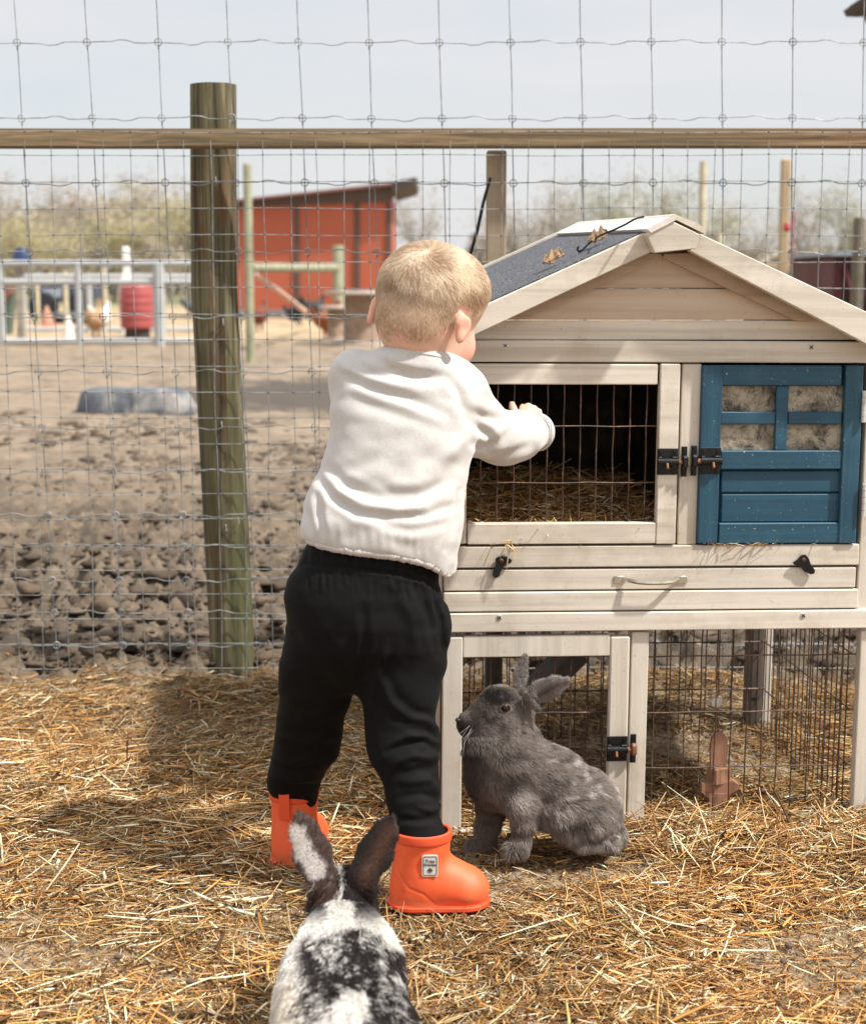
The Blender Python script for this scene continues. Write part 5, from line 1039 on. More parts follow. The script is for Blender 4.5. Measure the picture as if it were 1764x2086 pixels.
# sweatshirt
def clothmat(name, col, rough=.9, sheen=.4, sc=1400, bs=.35, var=.06):
    m = M(name); v = m.coord('Object'); f = m.noise(v, sc, 3, .6); f2 = m.noise(v, 160, 4, .6); w = m.noise(v, 40, 3)
    c = m.ramp(f2, [(.3, tuple(x * (1 - var) for x in col)), (.7, col)]); c = m.mix(1.0, c, m.ramp(m.noise(v, 620, 2, .6), [(.35, .86), (.65, 1.0)]), 'MULTIPLY'); m.set(c, rough, 0, m.mix(.35, f, f2), bs, .0016); m.b.inputs['Sheen Weight'].default_value = sheen; m.b.inputs['Sheen Roughness'].default_value = .45; return m.m
SHIRT = clothmat('cream_jersey', (.57, .545, .515)); RIB = clothmat('cream_rib_knit', (.62, .575, .55), bs=.5); _nt = RIB.node_tree; _w = _nt.nodes.new('ShaderNodeTexWave'); _w.bands_direction = 'X'; _w.inputs['Scale'].default_value = 130; _t = _nt.nodes.new('ShaderNodeTexCoord'); _nt.links.new(_t.outputs['Object'], _w.inputs['Vector']); _bp = [n for n in _nt.nodes if n.type == 'BUMP'][0]; _nt.links.new(_w.outputs['Fac'], _bp.inputs['Height']); _bp.inputs['Distance'].default_value = .0012
hemx = [560, 612, 640, 700, 760, 800, 840, 870, 890, 905, 935, 960]; hemy = [1108, 1107, 1109, 1114, 1119, 1124, 1134, 1146, 1160, 1178, 1190, 1190]
def hemcut(X, Y, Z, off=0.0):
    x = X + 0 * Y + 0 * Z; px = CX + x / mpp(2.05, 1130); zz = W(882, 1130, 2.0)[2] - (np.interp(px, hemx, hemy) - 1130) * mpp(2.0, 1130) ; return zz + off - Z + (Y - 2.0) * 0.10
rows = [LR(*q) for q in ((700, 790, 902, 2.068, .048), (718, 756, 920, 2.068, .052), (737, 722, 934, 2.069, .055), (760, 698, 957, 2.07, .052), (790, 680, 972, 2.068, .058), (830, 674, 975, 2.065, .063), (870, 671, 974, 2.062, .066), (910, 665, 970, 2.058, .068), (950, 652, 958, 2.055, .070), (990, 634, 952, 2.05, .071), (1030, 618, 947, 2.045, .073), (1065, 612, 944, 2.042, .074), (1095, 615, 938, 2.04, .073), (1125, 626, 932, 2.04, .070), (1190, 660, 925, 2.04, .066), (1215, 680, 915, 2.04, .06))]
def shirt_sdf(h=.0032):
    s = SDF((-.24, 1.92, .36), (.19, 2.30, .80), h); s.loft(rows, .012, pw=2.25)
    s.ell(W(722, 752, 2.075), (.030, .036, .028), .02).ell(W(925, 795, 2.075), (.040, .040, .042), .02)
    s.chain([(W(930, 812, 2.078), .043), (W(975, 872, 2.10), .038), (W(1015, 892, 2.138), .0355), (W(1055, 888, 2.175), .0325), (W(1082, 882, 2.205), .0265)], .012)
    s.ell(W(1030, 905, 2.15), (.032, .03, .026), .012)
    s.chain([(W(725, 782, 2.085), .036), (W(775, 880, 2.165), .033), (W(850, 885, 2.20), .030), (W(893, 882, 2.215), .024)], .012)
    return s
s = shirt_sdf(); s.cut(lambda X, Y, Z: hemcut(X, Y, Z))
neckc = W(849, 731, 2.066); s.cone(neckc, neckc + np.array([.012, .02, .10]), .0385, .052, .004, 'sub'); s.ell(W(846, 1215, 2.04) * 0 + np.array([W(770, 1190, 2.04)[0], 2.04, W(770, 1190, 2.04)[2]]), (.085, .055, .045), .01, op='sub')
s.cone(W(1082, 882, 2.205), W(1110, 880, 2.26), .020, .024, .003, 'sub')
V, Q = s.mesh(); V = smooth_mesh(V, Q, 4, .5); N = vnormals(V, Q); px, py = proj(V)
cr = [([(748, 716), (790, 748), (850, 765), (905, 768)], -.0042, 9), ([(700, 760), (760, 792), (830, 812), (905, 842)], -.0036, 10), ([(690, 740), (740, 770), (800, 785), (880, 796)], .0032, 10), ([(715, 815), (790, 838), (880, 868)], -.0018, 12),
      ([(952, 852), (985, 878), (1000, 892), (996, 918)], -.0048, 9), ([(962, 905), (990, 912), (1010, 905), (1035, 880)], -.0040, 8), ([(940, 830), (985, 850), (1020, 855)], -.0032, 9), ([(1000, 930), (1040, 925), (1080, 905)], -.0028, 8), ([(955, 880), (920, 920), (880, 950)], .0026, 13), ([(950, 925), (900, 985), (820, 1020)], -.0024, 13),
      ([(647, 968), (680, 1012), (725, 1045), (785, 1062)], -.0046, 9), ([(665, 950), (700, 985), (770, 1010), (840, 1015)], -.0034, 11), ([(690, 1000), (740, 1030), (810, 1042), (860, 1036)], .0036, 11), ([(745, 980), (800, 1000), (860, 1006), (925, 978)], -.0030, 11), ([(725, 1030), (800, 1052), (870, 1050), (920, 1030)], -.0034, 9), ([(780, 1072), (840, 1080), (900, 1068)], -.0026, 9),
      ([(628, 1000), (622, 1040), (632, 1080)], -.0044, 7), ([(650, 1010), (652, 1050), (660, 1085)], -.0036, 7), ([(935, 1000), (925, 1060), (905, 1120)], -.0030, 6), ([(945, 1010), (938, 1080), (922, 1150)], .0030, 6), ([(920, 1030), (905, 1080), (893, 1110)], -.0022, 6), ([(820, 880), (780, 930), (700, 960)], -.0018, 14), ([(910, 770), (935, 800), (945, 850)], -.0026, 9), ([(965, 762), (1000, 800), (1020, 838)], .0020, 8)]
gx = np.random.default_rng(2)
for k in range(20):
    x = 632 + k * 13.4 + gx.uniform(-4, 4); y = np.interp(x, hemx, hemy); cr.append(([(x, y - 4), (x + gx.uniform(-5, 5), y - gx.uniform(22, 48))], -gx.uniform(.0004, .0014), gx.uniform(4, 7)))
cr = [(a, b_ * 1.0, c * 1.02) for a, b_, c in cr]
D = creases(V, N, cr); P_ = np.stack([px * .020 + py * .012, py * .032 - px * .010, px * 0], -1); D = D + .0018 * fbm(P_ * .8, 2, 4) * sstep(700, 760, py)
V = V + N * D[:, None]; V = smooth_mesh(V, Q, 2, .4); shirt = part('sweatshirt', V, Q, SHIRT, boy)
fz = hair('fleece_fuzz', V, Q, 90000, lambda P: 1.0 + 0 * P[:, 0], lambda P, g: g.uniform(.0012, .0030, len(P)), lambda P, N, g: g.normal(0, 1, P.shape), lambda P, N, g: np.tile([.66, .63, .60], (len(P), 1)) * g.uniform(.8, 1.1, (len(P), 1)), .00013, HAIRM.m, shirt, 3, 0, .5, 15, -.45); fz.location = -BO
# ribbed hem
s = shirt_sdf(.0028); s.cut(lambda X, Y, Z: np.maximum(hemcut(X, Y, Z, -.0035), -hemcut(X, Y, Z, .0085))); s.F += .0030
s.ell(np.array([W(770, 1165, 2.04)[0], 2.04, W(770, 1165, 2.04)[2]]), (.094, .061, .09), .002, op='sub'); V, Q = s.mesh(); V = smooth_mesh(V, Q, 2, .45); N = vnormals(V, Q); px, py = proj(V); hc = py - np.interp(px, hemx, hemy)
V = V + N * (.0004 * np.sin(px * 2.1) + .0036 + .0006 * fbm(np.stack([px * .1, py * .02, px * 0], -1), 2, 1))[:, None]; part('hem_band', V, Q, RIB, shirt, origin=BO)
# neckband and cuff as tubes
def ring(c, n, ra, rb, r, name, parent, mat, u0, wob=.0, flat=1.0, k=40):
    n = nrm(n); u = nrm(u0 - n * np.dot(u0, n)); v = np.cross(n, u); b = B(); pts = []
    for i in range(k + 1):
        w = 2 * math.pi * i / k; pts.append(c + u * ra * math.cos(w) + v * rb * math.sin(w) + n * wob * math.sin(2 * w + .6) - BO)
    b.tube(pts, r, 8, False); return b.build(name, mat, parent, True)
axn = nrm(np.array([.012, .02, .10])); ux = nrm(np.cross([0, 1.0, 0], axn)); vx = np.cross(axn, ux); rel_ = V - neckc; hh_ = rel_ @ axn; q1, q2 = rel_ @ ux, rel_ @ vx; rad = np.hypot(q1, q2); an = np.arctan2(q2, q1); hs_ = []; rs_ = []
for i in range(40):
    w = -math.pi + 2 * math.pi * i / 40; m_ = (np.abs((an - w + math.pi) % (2 * math.pi) - math.pi) < .14) & (rad < .056) & (rad > .034) & (hh_ > -.045); k_i = np.argsort(hh_[m_])[-6:]; hs_.append(hh_[m_][k_i].mean() if m_.any() else 0); rs_.append(rad[m_][k_i].mean() if m_.any() else .044)
sm = lambda a, k=5: np.array([np.mean([a[(i + j) % 40] for j in range(-k, k + 1)]) for i in range(40)])
hs_, rs_ = sm(hs_, 4), sm(rs_, 4); b = B(); b.tube([neckc + (ux * math.cos(w) + vx * math.sin(w)) * (r_ + .0016) + axn * (h_ + .0012) - BO for w, r_, h_ in zip([-math.pi + 2 * math.pi * (i % 40) / 40 for i in range(41)], [rs_[i % 40] for i in range(41)], [hs_[i % 40] for i in range(41)])], .0050, 8, False); b.build('neckband', RIB, shirt, True)
cd = nrm(W(1110, 872, 2.25) - W(1082, 882, 2.205)); ring(W(1092, 880, 2.213), cd, .0225, .024, .0052, 'cuff', shirt, RIB, np.array([0, 0, 1.0]), .0025)
ring(W(902, 880, 2.220), nrm(PL - WL_), .0195, .0195, .0045, 'cuff', shirt, RIB, np.array([0, 0, 1.0]), .001)

# trousers
s = SDF((-.25, 1.90, .06), (.09, 2.20, .52), .0032); Yp = 2.04
s.loft([LR(*q) for q in ((1095, 635, 890, Yp, .058), (1112, 622, 893, Yp, .060), (1150, 606, 894, Yp, .064), (1185, 584, 895, Yp, .070), (1215, 577, 900, Yp, .074), (1260, 584, 904, Yp, .075), (1310, 588, 904, Yp, .069), (1345, 586, 898, Yp + .005, .056), (1375, 590, 888, Yp + .01, .042), (1395, 610, 870, Yp + .012, .028))], .012, pw=2.3)
Ylg = lambda py: np.interp(py, [1350, 1500, 1625], [2.045, 2.10, 2.14]); Yrg = lambda py: np.interp(py, [1350, 1500, 1700], [2.035, 2.02, 1.977])
s.loft([LR(q[0], q[1], q[2], Ylg(q[0]), None, .92) for q in ((1290, 596, 735), (1350, 580, 730), (1400, 571, 722), (1430, 567, 716), (1465, 563, 702), (1500, 560, 697), (1540, 554, 692), (1565, 549, 668), (1590, 543, 655), (1606, 545, 651), (1622, 556, 648), (1640, 560, 645))], .022, pw=2.15)
s.loft([LR(q[0], q[1], q[2], Yrg(q[0]), None, .92) for q in ((1290, 735, 898), (1350, 729, 900), (1400, 732, 895), (1440, 739, 889), (1470, 742, 888), (1500, 744, 898), (1525, 748, 898), (1550, 754, 893), (1580, 772, 893), (1600, 780, 898), (1630, 786, 895), (1660, 792, 895), (1690, 802, 908), (1716, 806, 914))], .022, pw=2.15)
s.ell(W(903, 1275, 2.03), (.012, .02, .030), .01)
V, Q = s.mesh(); V = smooth_mesh(V, Q, 2, .45); N = vnormals(V, Q); px, py = proj(V)
cr = [([(838, 1462), (870, 1468), (898, 1490)], .0050, 8), ([(790, 1533), (830, 1515), (865, 1510), (899, 1530)], -.0060, 8), ([(842, 1490), (870, 1492), (897, 1508)], -.0046, 7), ([(800, 1558), (840, 1540), (892, 1545)], .0050, 8), ([(805, 1582), (850, 1568), (892, 1566)], -.0040, 8), ([(826, 1596), (873, 1590), (898, 1616)], .0042, 8), ([(815, 1625), (860, 1618), (893, 1632)], -.0034, 8), ([(850, 1645), (875, 1652), (896, 1648)], .0034, 6), ([(805, 1668), (850, 1672), (893, 1668)], -.0028, 7),
      ([(773, 1376), (795, 1432), (842, 1469)], .0042, 10), ([(752, 1432), (772, 1362), (788, 1310)], .0036, 9), ([(835, 1180), (870, 1240), (895, 1330)], -.0032, 10), ([(800, 1190), (840, 1260), (850, 1330)], .0022, 12), ([(880, 1210), (898, 1260), (903, 1320)], -.0046, 6), ([(560, 1440), (600, 1450), (690, 1440)], -.0026, 10), ([(560, 1500), (620, 1515), (690, 1500)], .003, 10), ([(552, 1560), (600, 1570), (660, 1555)], -.0036, 8), ([(550, 1585), (600, 1592), (650, 1585)], .0030, 7), ([(600, 1250), (640, 1330), (700, 1390)], .0024, 12), ([(740, 1240), (745, 1320), (735, 1395)], -.0028, 9),
      ([(618, 1150), (700, 1155), (795, 1166), (860, 1182), (890, 1200)], -.0028, 4)]
for k in range(24): x = 625 + k * 11.3; y = np.interp(x, [618, 795, 890], [1150, 1166, 1198]); cr.append(([(x, y - 34), (x + gx.uniform(-3, 3), y - 3)], gx.uniform(.001, .0026) * (1 if k % 2 else -1), gx.uniform(2.6, 4))); cr.append(([(x + 5, y + 3), (x + 5 + gx.uniform(-6, 10), y + gx.uniform(18, 60))], -gx.uniform(.0008, .0018), gx.uniform(3, 5)))
D = creases(V, N, cr) + .0014 * fbm(np.stack([px * .02, py * .028, px * 0], -1), 3, 14); V = V + N * D[:, None]
TROU = clothmat('black_jersey', (.0048, .0047, .0047), .8, .01, 1500, .25, .2); TROU.node_tree.nodes['Principled BSDF'].inputs['Specular IOR Level'].default_value = .16; part('trousers', V, Q, TROU, boy)

# boots (built once, toe along local +x, then copied)
BTM = M('orange_rubber'); _n = BTM.noise(BTM.coord('Object'), 60, 3); _sx = BTM.n('ShaderNodeSeparateXYZ'); BTM.l(BTM.coord('Object'), _sx.inputs[0]); _d = BTM.math('ADD', BTM.math('MULTIPLY', BTM.noise(BTM.coord('Object'), 55, 5, .75), .05), BTM.math('MULTIPLY', _sx.outputs[2], 1.0)); BTM.set(BTM.mix(BTM.ramp(_d, [(.028, .55), (.046, .0)]), BTM.ramp(_n, [(.3, (.80, .105, .030)), (.7, (.88, .130, .038))]), (.36, .25, .15)), .56, 0, BTM.noise(BTM.coord('Object'), 900, 2), .08, .0005); BTM.b.inputs['Subsurface Weight'].default_value = .1; BTM.b.inputs['Subsurface Scale'].default_value = .004
BTD = plain('orange_rubber_trim', (.76, .085, .026), .5, 0, .05, 60)
s = SDF((-.012, -.055, -.006), (.145, .055, .112), .0018)
s.loft([(.004, .042, 0, .0405, .0305), (.02, .041, 0, .0410, .0315), (.045, .041, 0, .0378, .0300), (.075, .0435, 0, .0368, .0315), (.101, .0445, 0, .0372, .0335)], 0, pw=2.1)
s.chain([((.052, 0, .040), .0290), ((.078, .001, .030), .0285), ((.100, .002, .0235), .0280)], .016); s.ell((.101, .002, .020), (.0310, .0320, .0235), .010)
s.loft([(.062, .0440, 0, .0335, .029), (.12, .0445, 0, .0345, .0308)], .0, 'sub'); s.cut(lambda X, Y, Z: .0055 - Z + 0 * X + 0 * Y)
V, Q = s.mesh(); V = smooth_mesh(V, Q, 2, .45); N = vnormals(V, Q)
d1, t1 = seg_dist(V[:, 0], V[:, 2], [(.008, .075), (.014, .050), (.026, .034), (.045, .027), (.062, .010)]); V = V - N * (.0009 * np.exp(-(d1 / .0013) ** 2) * np.sin(np.pi * np.clip(t1, 0, 1)) ** .4)[:, None]
d1, _ = seg_dist(V[:, 0], V[:, 2], [(.012, .010), (.016, .018), (.019, .028)]); V = V - N * (.0007 * np.exp(-(d1 / .0010) ** 2))[:, None]
boot_me = fast_mesh('boot', V, Q); boot_me.materials.append(BTM.m)
out = []
for i in range(24): w = math.pi / 2 + math.pi * i / 23; out.append((.0335 + .0355 * math.cos(w), .0330 * math.sin(w)))
for i in range(24): w = -math.pi / 2 + math.pi * i / 23; out.append((.0985 + .0355 * math.cos(w), .0355 * math.sin(w) + .002))
b = B(); b.prism(out, 0.0, .0085, ax=2); sole = b.build('sole', BTD, None, True); sole_me = sole.data; bpy.data.objects.remove(sole)
bm = bmesh.new(); bm.from_mesh(sole_me); bmesh.ops.bevel(bm, geom=[e for e in bm.edges if abs(e.verts[0].co.z - e.verts[1].co.z) < 1e-5], offset=.0022, segments=3, affect='EDGES'); bm.to_mesh(sole_me); bm.free()
b = B()
for zc, h_, e in ((.0975, .0045, .0012),):
    vs = []; prof = [(-.0055, -.0002), (-.0052, .0016), (-.0, .0022), (.0048, .0016), (.0062, -.001), (.0050, -.0034), (-.003, -.0034)]
    for i in range(56):
        w = 2 * math.pi * i / 56
        for dz, dr in prof: vs.append((.0445 + (.0372 + dr) * math.cos(w), (.0335 + dr) * math.sin(w), zc + dz))
    k = len(prof); b.add(vs, [(i * k + j, ((i + 1) % 56) * k + j, ((i + 1) % 56) * k + (j + 1) % k, i * k + (j + 1) % k) for i in range(56) for j in range(k)])
rim = b.build('rim', BTD, None, True); rim_me = rim.data; bpy.data.objects.remove(rim)
b = B(); 
for i in range(64): w = 2 * math.pi * (i + .5) / 64; w2 = w + .055; b.tube([(.0445 + .0382 * math.cos(w), .0345 * math.sin(w), .0915), (.0445 + .0382 * math.cos(w2), .0345 * math.sin(w2), .0915)], .00045, 4)
st = b.build('stitching', plain('darker_orange_thread', (.50, .055, .012), .6), None, True); st_me = st.data; bpy.data.objects.remove(st)
b = B(); prof = [(.0052, .070), (.0035, .085), (.0025, .098), (.0020, .1075), (.0040, .1105), (.0085, .1095), (.0100, .100)]; vs = []
for i, (x, z) in enumerate(prof):
    a = np.array(prof[min(i + 1, 6)]) - np.array(prof[max(i - 1, 0)]); a = a / np.hypot(*a); nx, nz = -a[1], a[0]
    for yy, e in ((-.0075, .0014), (.0075, .0014), (.0075, 0), (-.0075, 0)): vs.append((x + nx * e - .001, yy, z + nz * e))
b.add(vs, [(i * 4 + j, i * 4 + (j + 1) % 4, (i + 1) * 4 + (j + 1) % 4, (i + 1) * 4 + j) for i in range(6) for j in range(4)] + [(0, 1, 2, 3), (27, 26, 25, 24)])
lp = b.build('pull_loop', BTD, None); lp_me = lp.data; bpy.data.objects.remove(lp)
def text_mesh(txt, size, mat_i, bold=0.0):
    cu = bpy.data.curves.new('t', 'FONT'); cu.body = txt; cu.size = size; cu.align_x = 'CENTER'; cu.align_y = 'CENTER'; cu.extrude = .0002; cu.offset = bold; cu.resolution_u = 3; o = bpy.data.objects.new('t', cu); COL.objects.link(o)
    dg = bpy.context.evaluated_depsgraph_get(); me = bpy.data.meshes.new_from_object(o.evaluated_get(dg)); v = [tuple(x.co) for x in me.vertices]; f = [tuple(p.vertices) for p in me.polygons]; bpy.data.objects.remove(o); return v, f
def boot(x, y, yaw, z, badge, tiltx=0):
    o = link('boot', boot_me, None, boy); o.location = Vector((x, y, z)) - Vector(BO); o.rotation_euler = (0, 0, yaw)
    for nm, me in (('sole', sole_me), ('rim', rim_me), ('stitching', st_me), ('pull_loop', lp_me)): link(nm, me, None, o)
    b = B()                 # badge: plate, frame, lettering and cloud; x-z plane facing -y
    def rr(w, h, r, n=5): 
        P = []
        for cx_, cz_, a0 in ((w - r, h - r, 0), (-w + r, h - r, 90), (-w + r, -h + r, 180), (w - r, -h + r, 270)):
            for i in range(n): a = R(a0 + 90 * i / (n - 1)); P.append((cx_ + r * math.cos(a), cz_ + r * math.sin(a)))
        return P
    b.prism(rr(.0104, .0143, .0028), 0.0, .0024); 
    O, I = rr(.0090, .0128, .0022), rr(.0081, .0119, .0016); n = len(O); vs = [(p[0], -.0003, p[1]) for p in O] + [(p[0], -.0003, p[1]) for p in I]; b.cur = 1; b.add(vs, [(i, (i + 1) % n, (i + 1) % n + n, i + n) for i in range(n)])
    for txt, zz, sz in (('Tree', .0065, .0062), ('Grandpa', .0018, .0046)):
        v, f = text_mesh(txt, sz, 1, .00006); b.add([(p[0], -.0004 - p[2], p[1] + zz) for p in v], f)
    for cx_, cz_, r in ((-.0018, -.0058, .0016), (.0, -.0048, .0022), (.0020, -.0058, .0016), (0, -.0062, .0018)): b.prism([(cx_ + r * math.cos(a), cz_ + r * math.sin(a)) for a in np.linspace(0, 2 * math.pi, 14)[:-1]], -.0006 - abs(cx_) * .05, -.0002)
    for k in (-1.6, 0, 1.6): b.box((k * .001 - .00025, -.0006, -.0092), (k * .001 + .00025, -.0002, -.0078))
    bo = b.build('badge', [plain('badge_cream', (.62, .58, .52), .5), plain('badge_ink', (.07, .075, .08), .5)], o, False, fix=False)
    if badge > 0: bo.location = (.0535, -.0338, .0655)
    else: bo.location = (.0535, .0338, .0655); bo.rotation_euler = (0, 0, math.pi)
    return o
xr_ = W(792, 1835, 1.975)[0]; boot(xr_, 1.975, R(1.5), .004, 1)
yl = R(76); cxl = W(600, 1640, 2.145)[0]; boot(cxl - .0445 * math.cos(yl), 2.145 - .0445 * math.sin(yl), yl, .004, -1)

# ------------------------------------------------------------------ rabbits
FURM = M('rabbit_fur'); FURM.set(FURM.attr('col'), .6, 0, None); FURM.b.inputs['Specular IOR Level'].default_value = .10
FURS = M('rabbit_undercoat'); FURS.set(FURS.attr('col'), .9, 0, FURS.noise(FURS.coord('Object'), 400, 3), .5, .002)
def U(Y, x, y, r): return r * mpp(Y, y)
RY = 2.155
def P2(x, y, Y=RY): return W(x, y, Y)
k_ = mpp(RY, 1560)
def rotxz(deg): a = R(deg); return np.array([[math.cos(a), 0, -math.sin(a)], [0, 1, 0], [math.sin(a), 0, math.cos(a)]])
s = SDF((W(900, 1500, RY)[0], 2.05, -.01), (W(1300, 1500, RY)[0], 2.27, .33), .0024)
s.ell(P2(1196, 1650, 2.15), (58 * k_, .050, 70 * k_), .0, rotxz(-15)).ell(P2(1180, 1668, 2.115), (54 * k_, .024, 50 * k_), .02).ell(P2(1226, 1686, 2.155), (34 * k_, .040, 38 * k_), .02)
s.ell(P2(1132, 1585, 2.155), (78 * k_, .046, 50 * k_), .03, rotxz(-38)).ell(P2(1058, 1580, 2.15), (58 * k_, .043, 62 * k_), .03).ell(P2(996, 1566, 2.15), (44 * k_, .038, 76 * k_), .03).ell(P2(1012, 1525, 2.15), (46 * k_, .036, 40 * k_), .03).ell(P2(1095, 1640, 2.155), (60 * k_, .040, 40 * k_), .03)
s.cone(P2(1052, 1545), P2(1038, 1470), 46 * k_, 37 * k_, .03); s.ell(P2(1018, 1447), (44 * k_, .027, 40 * k_), .02, rotxz(-15)).cone(P2(1000, 1455), P2(960, 1470), 35 * k_, 24 * k_, .02, flat=((0, 1, 0), .8)).ell(P2(949, 1478), (17 * k_, .0135, 20 * k_), .01).ell(P2(992, 1490), (34 * k_, .026, 27 * k_), .02)
s.ell(P2(1022, 1414), (24 * k_, .022, 14 * k_), .015); s.ell(P2(1029, 1443, 2.131), (11 * k_, .006, 8 * k_), .004)
s.chain([(P2(1064, 1635, 2.118), 29 * k_), (P2(1065, 1682, 2.112), 14 * k_), (P2(1062, 1712, 2.11), 10.5 * k_), (P2(1056, 1728, 2.106), 12 * k_), (P2(1040, 1732, 2.098), 11.5 * k_)], .012)
s.chain([(P2(1003, 1630, 2.185), 30 * k_), (P2(994, 1684, 2.19), 15.5 * k_), (P2(988, 1712, 2.19), 13 * k_), (P2(982, 1724, 2.187), 13 * k_), (P2(966, 1728, 2.18), 11 * k_)], .012)
s.cone(P2(1248, 1718, 2.11), P2(1190, 1722, 2.10), 12 * k_, 10 * k_, .01, flat=None); s.cone(P2(1235, 1700, 2.20), P2(1170, 1712, 2.2), 12 * k_, 10 * k_, .01); s.ell(P2(1258, 1705, 2.16), (16 * k_, .014, 20 * k_), .01)
s.chain([(P2(1058, 1412, 2.175), 13 * k_), (P2(1060, 1378, 2.18), 15.5 * k_), (P2(1070, 1341, 2.18), 9.5 * k_)], .006, flat=(nrm(np.array([-.15, 1, .0])), .26))
s.chain([(P2(1078, 1424, 2.135), 15 * k_), (P2(1104, 1408, 2.128), 23 * k_), (P2(1130, 1397, 2.122), 20 * k_), (P2(1153, 1387, 2.12), 9.5 * k_)], .006, flat=((.1, 1, .0), .24))
V, Q = s.mesh(); V = smooth_mesh(V, Q, 1, .4)
def gcol(P, N=None, g=None):
    px, py = proj(P); n = .75 * fbm(P * np.array([75, 60, 110]), 3, 6) - .05; n2v = fbm(P * np.array([50, 40, 85]) + 5, 3, 9); c = np.tile([.265, .222, .192], (len(P), 1)); dark = np.array([.038, .031, .028]); sil = np.array([.66, .61, .56])
    def mixc(c, t, d): t = np.clip(t, 0, 1)[:, None]; return c * (1 - t) + d * t
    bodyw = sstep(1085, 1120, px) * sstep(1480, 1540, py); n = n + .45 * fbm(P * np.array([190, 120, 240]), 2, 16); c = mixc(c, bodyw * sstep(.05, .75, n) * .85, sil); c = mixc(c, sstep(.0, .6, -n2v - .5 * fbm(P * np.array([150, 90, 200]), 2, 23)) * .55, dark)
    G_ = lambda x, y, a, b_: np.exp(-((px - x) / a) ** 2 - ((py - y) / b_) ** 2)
    c = mixc(c, 1.3 * G_(1015, 1420, 38, 20), dark); c = mixc(c, .75 * sstep(1600, 1500, py) * sstep(1080, 1000, px) * sstep(1500, 1540, py), np.array([.07, .058, .052])); c = mixc(c, G_(945, 1480, 30, 22), dark); c = mixc(c, .8 * G_(960, 1600, 34, 90), np.array([.05, .042, .038])); c = mixc(c, .6 * G_(980, 1440, 25, 12), np.array([.22, .185, .16])); c = mixc(c, .7 * G_(1058, 1630, 14, 26), sil); c = mixc(c, .7 * G_(1040, 1590, 22, 14), dark)  # throat and chest darkening is shade put into the coat colour
    ear = ((py < 1400) & (px < 1082)) | ((px > 1088) & (py < 1440) & (py < 1400 + (px - 1085) * .55 + 30)); c[ear] = c[ear] * .15 + np.array([.30, .265, .245]) * .85
    e2 = np.exp(-(seg_dist(px, py, [(1098, 1415), (1125, 1402), (1150, 1392)])[0] / 6.5) ** 2) * ear * (px > 1088); c = mixc(c, e2 * .85, np.array([.13, .085, .075])); return c * (1 if g is None else g.uniform(.72, 1.25, (len(P), 1)))
grey = empty('rabbit', tuple(np.array([P2(1100, 1700)[0], RY, 0])), 'fluffy dark grey rabbit sitting up before the lower hutch door', 'rabbit', 'rabbits'); GO = np.array(grey.location)
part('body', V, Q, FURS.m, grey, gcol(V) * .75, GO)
eyep = P2(1029, 1443, 2.1285)
def gw(P): px, py = proj(P); e = np.linalg.norm(P - eyep, axis=1) > .0085; return e * (1 + 0 * px)
def gl(P, g):
    px, py = proj(P); earm = ((py < 1402) & (px < 1084)) | ((px > 1088) & (py < 1440)); hd = (py < 1500) & (px < 1060)
    return np.where(earm, .0045, np.where(hd, .0065, .0135 + .006 * fbm(P * 40, 2, 2))) * np.where((px < 975) & (py < 1500), .55, 1) * g.uniform(.7, 1.15, len(P))
def gd(P, N, g):
    px, py = proj(P); d = np.tile([.75, -.05, -.55], (len(P), 1)); low = sstep(1640, 1700, py)[:, None]; d = d * (1 - low) + np.array([.1, 0, -1.0]) * low; ch = (sstep(1060, 990, px) * sstep(1480, 1530, py))[:, None]; d = d * (1 - ch) + np.array([.12, -.1, -1.0]) * ch
    e1 = ((py < 1402) & (px < 1084))[:, None]; d = np.where(e1, np.array([.1, 0, 1.0]), d); e2 = ((px > 1088) & (py < 1440))[:, None]; d = np.where(e2, np.array([1.0, 0, .4]), d); hd = ((py < 1500) & (px < 1060))[:, None] & ~e1; d = np.where(hd, np.array([.9, 0, -.35]), d); return d + .22 * g.normal(0, 1, P.shape)
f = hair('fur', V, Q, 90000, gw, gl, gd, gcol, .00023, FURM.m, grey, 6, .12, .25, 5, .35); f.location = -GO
b = B(); b.ball(tuple(eyep - GO), (.0066, .0048, .0062), 12); b.build('eye', plain('brown_black_eye', (.012, .006, .004), .06), grey, True)
b = B(); n = nrm(np.array([0, -1, 0])); b.tube([tuple(eyep - GO + np.array([.0074 * math.cos(w), -.0022 + .0012 * math.cos(w), .0058 * math.sin(w)])) for w in np.linspace(0, 2 * math.pi, 17)], .0009, 5, False); b.build('eyelid', plain('pink_brown_lid', (.10, .06, .05), .5), grey, True)
WH = plain('white_whisker', (.75, .72, .68), .4); g = np.random.default_rng(8)
for i in range(7):
    a = P2(g.uniform(948, 985), g.uniform(1474, 1492), 2.136) - GO; q = np.array([g.uniform(-.028, .012), g.uniform(-.02, -.004), g.uniform(-.052, -.02)]); b = B(); b.tube([a, a + q * .5 + np.array([-.005, 0, .003]), a + q], [.00013, .0001, .00005], 4); b.build('whisker', WH, grey, True)
b = B(); b.ball(tuple(P2(934, 1467, 2.152) - GO), (.005, .006, .0035), 8); b.build('nose', plain('dark_nose', (.03, .025, .025), .5), grey, True)

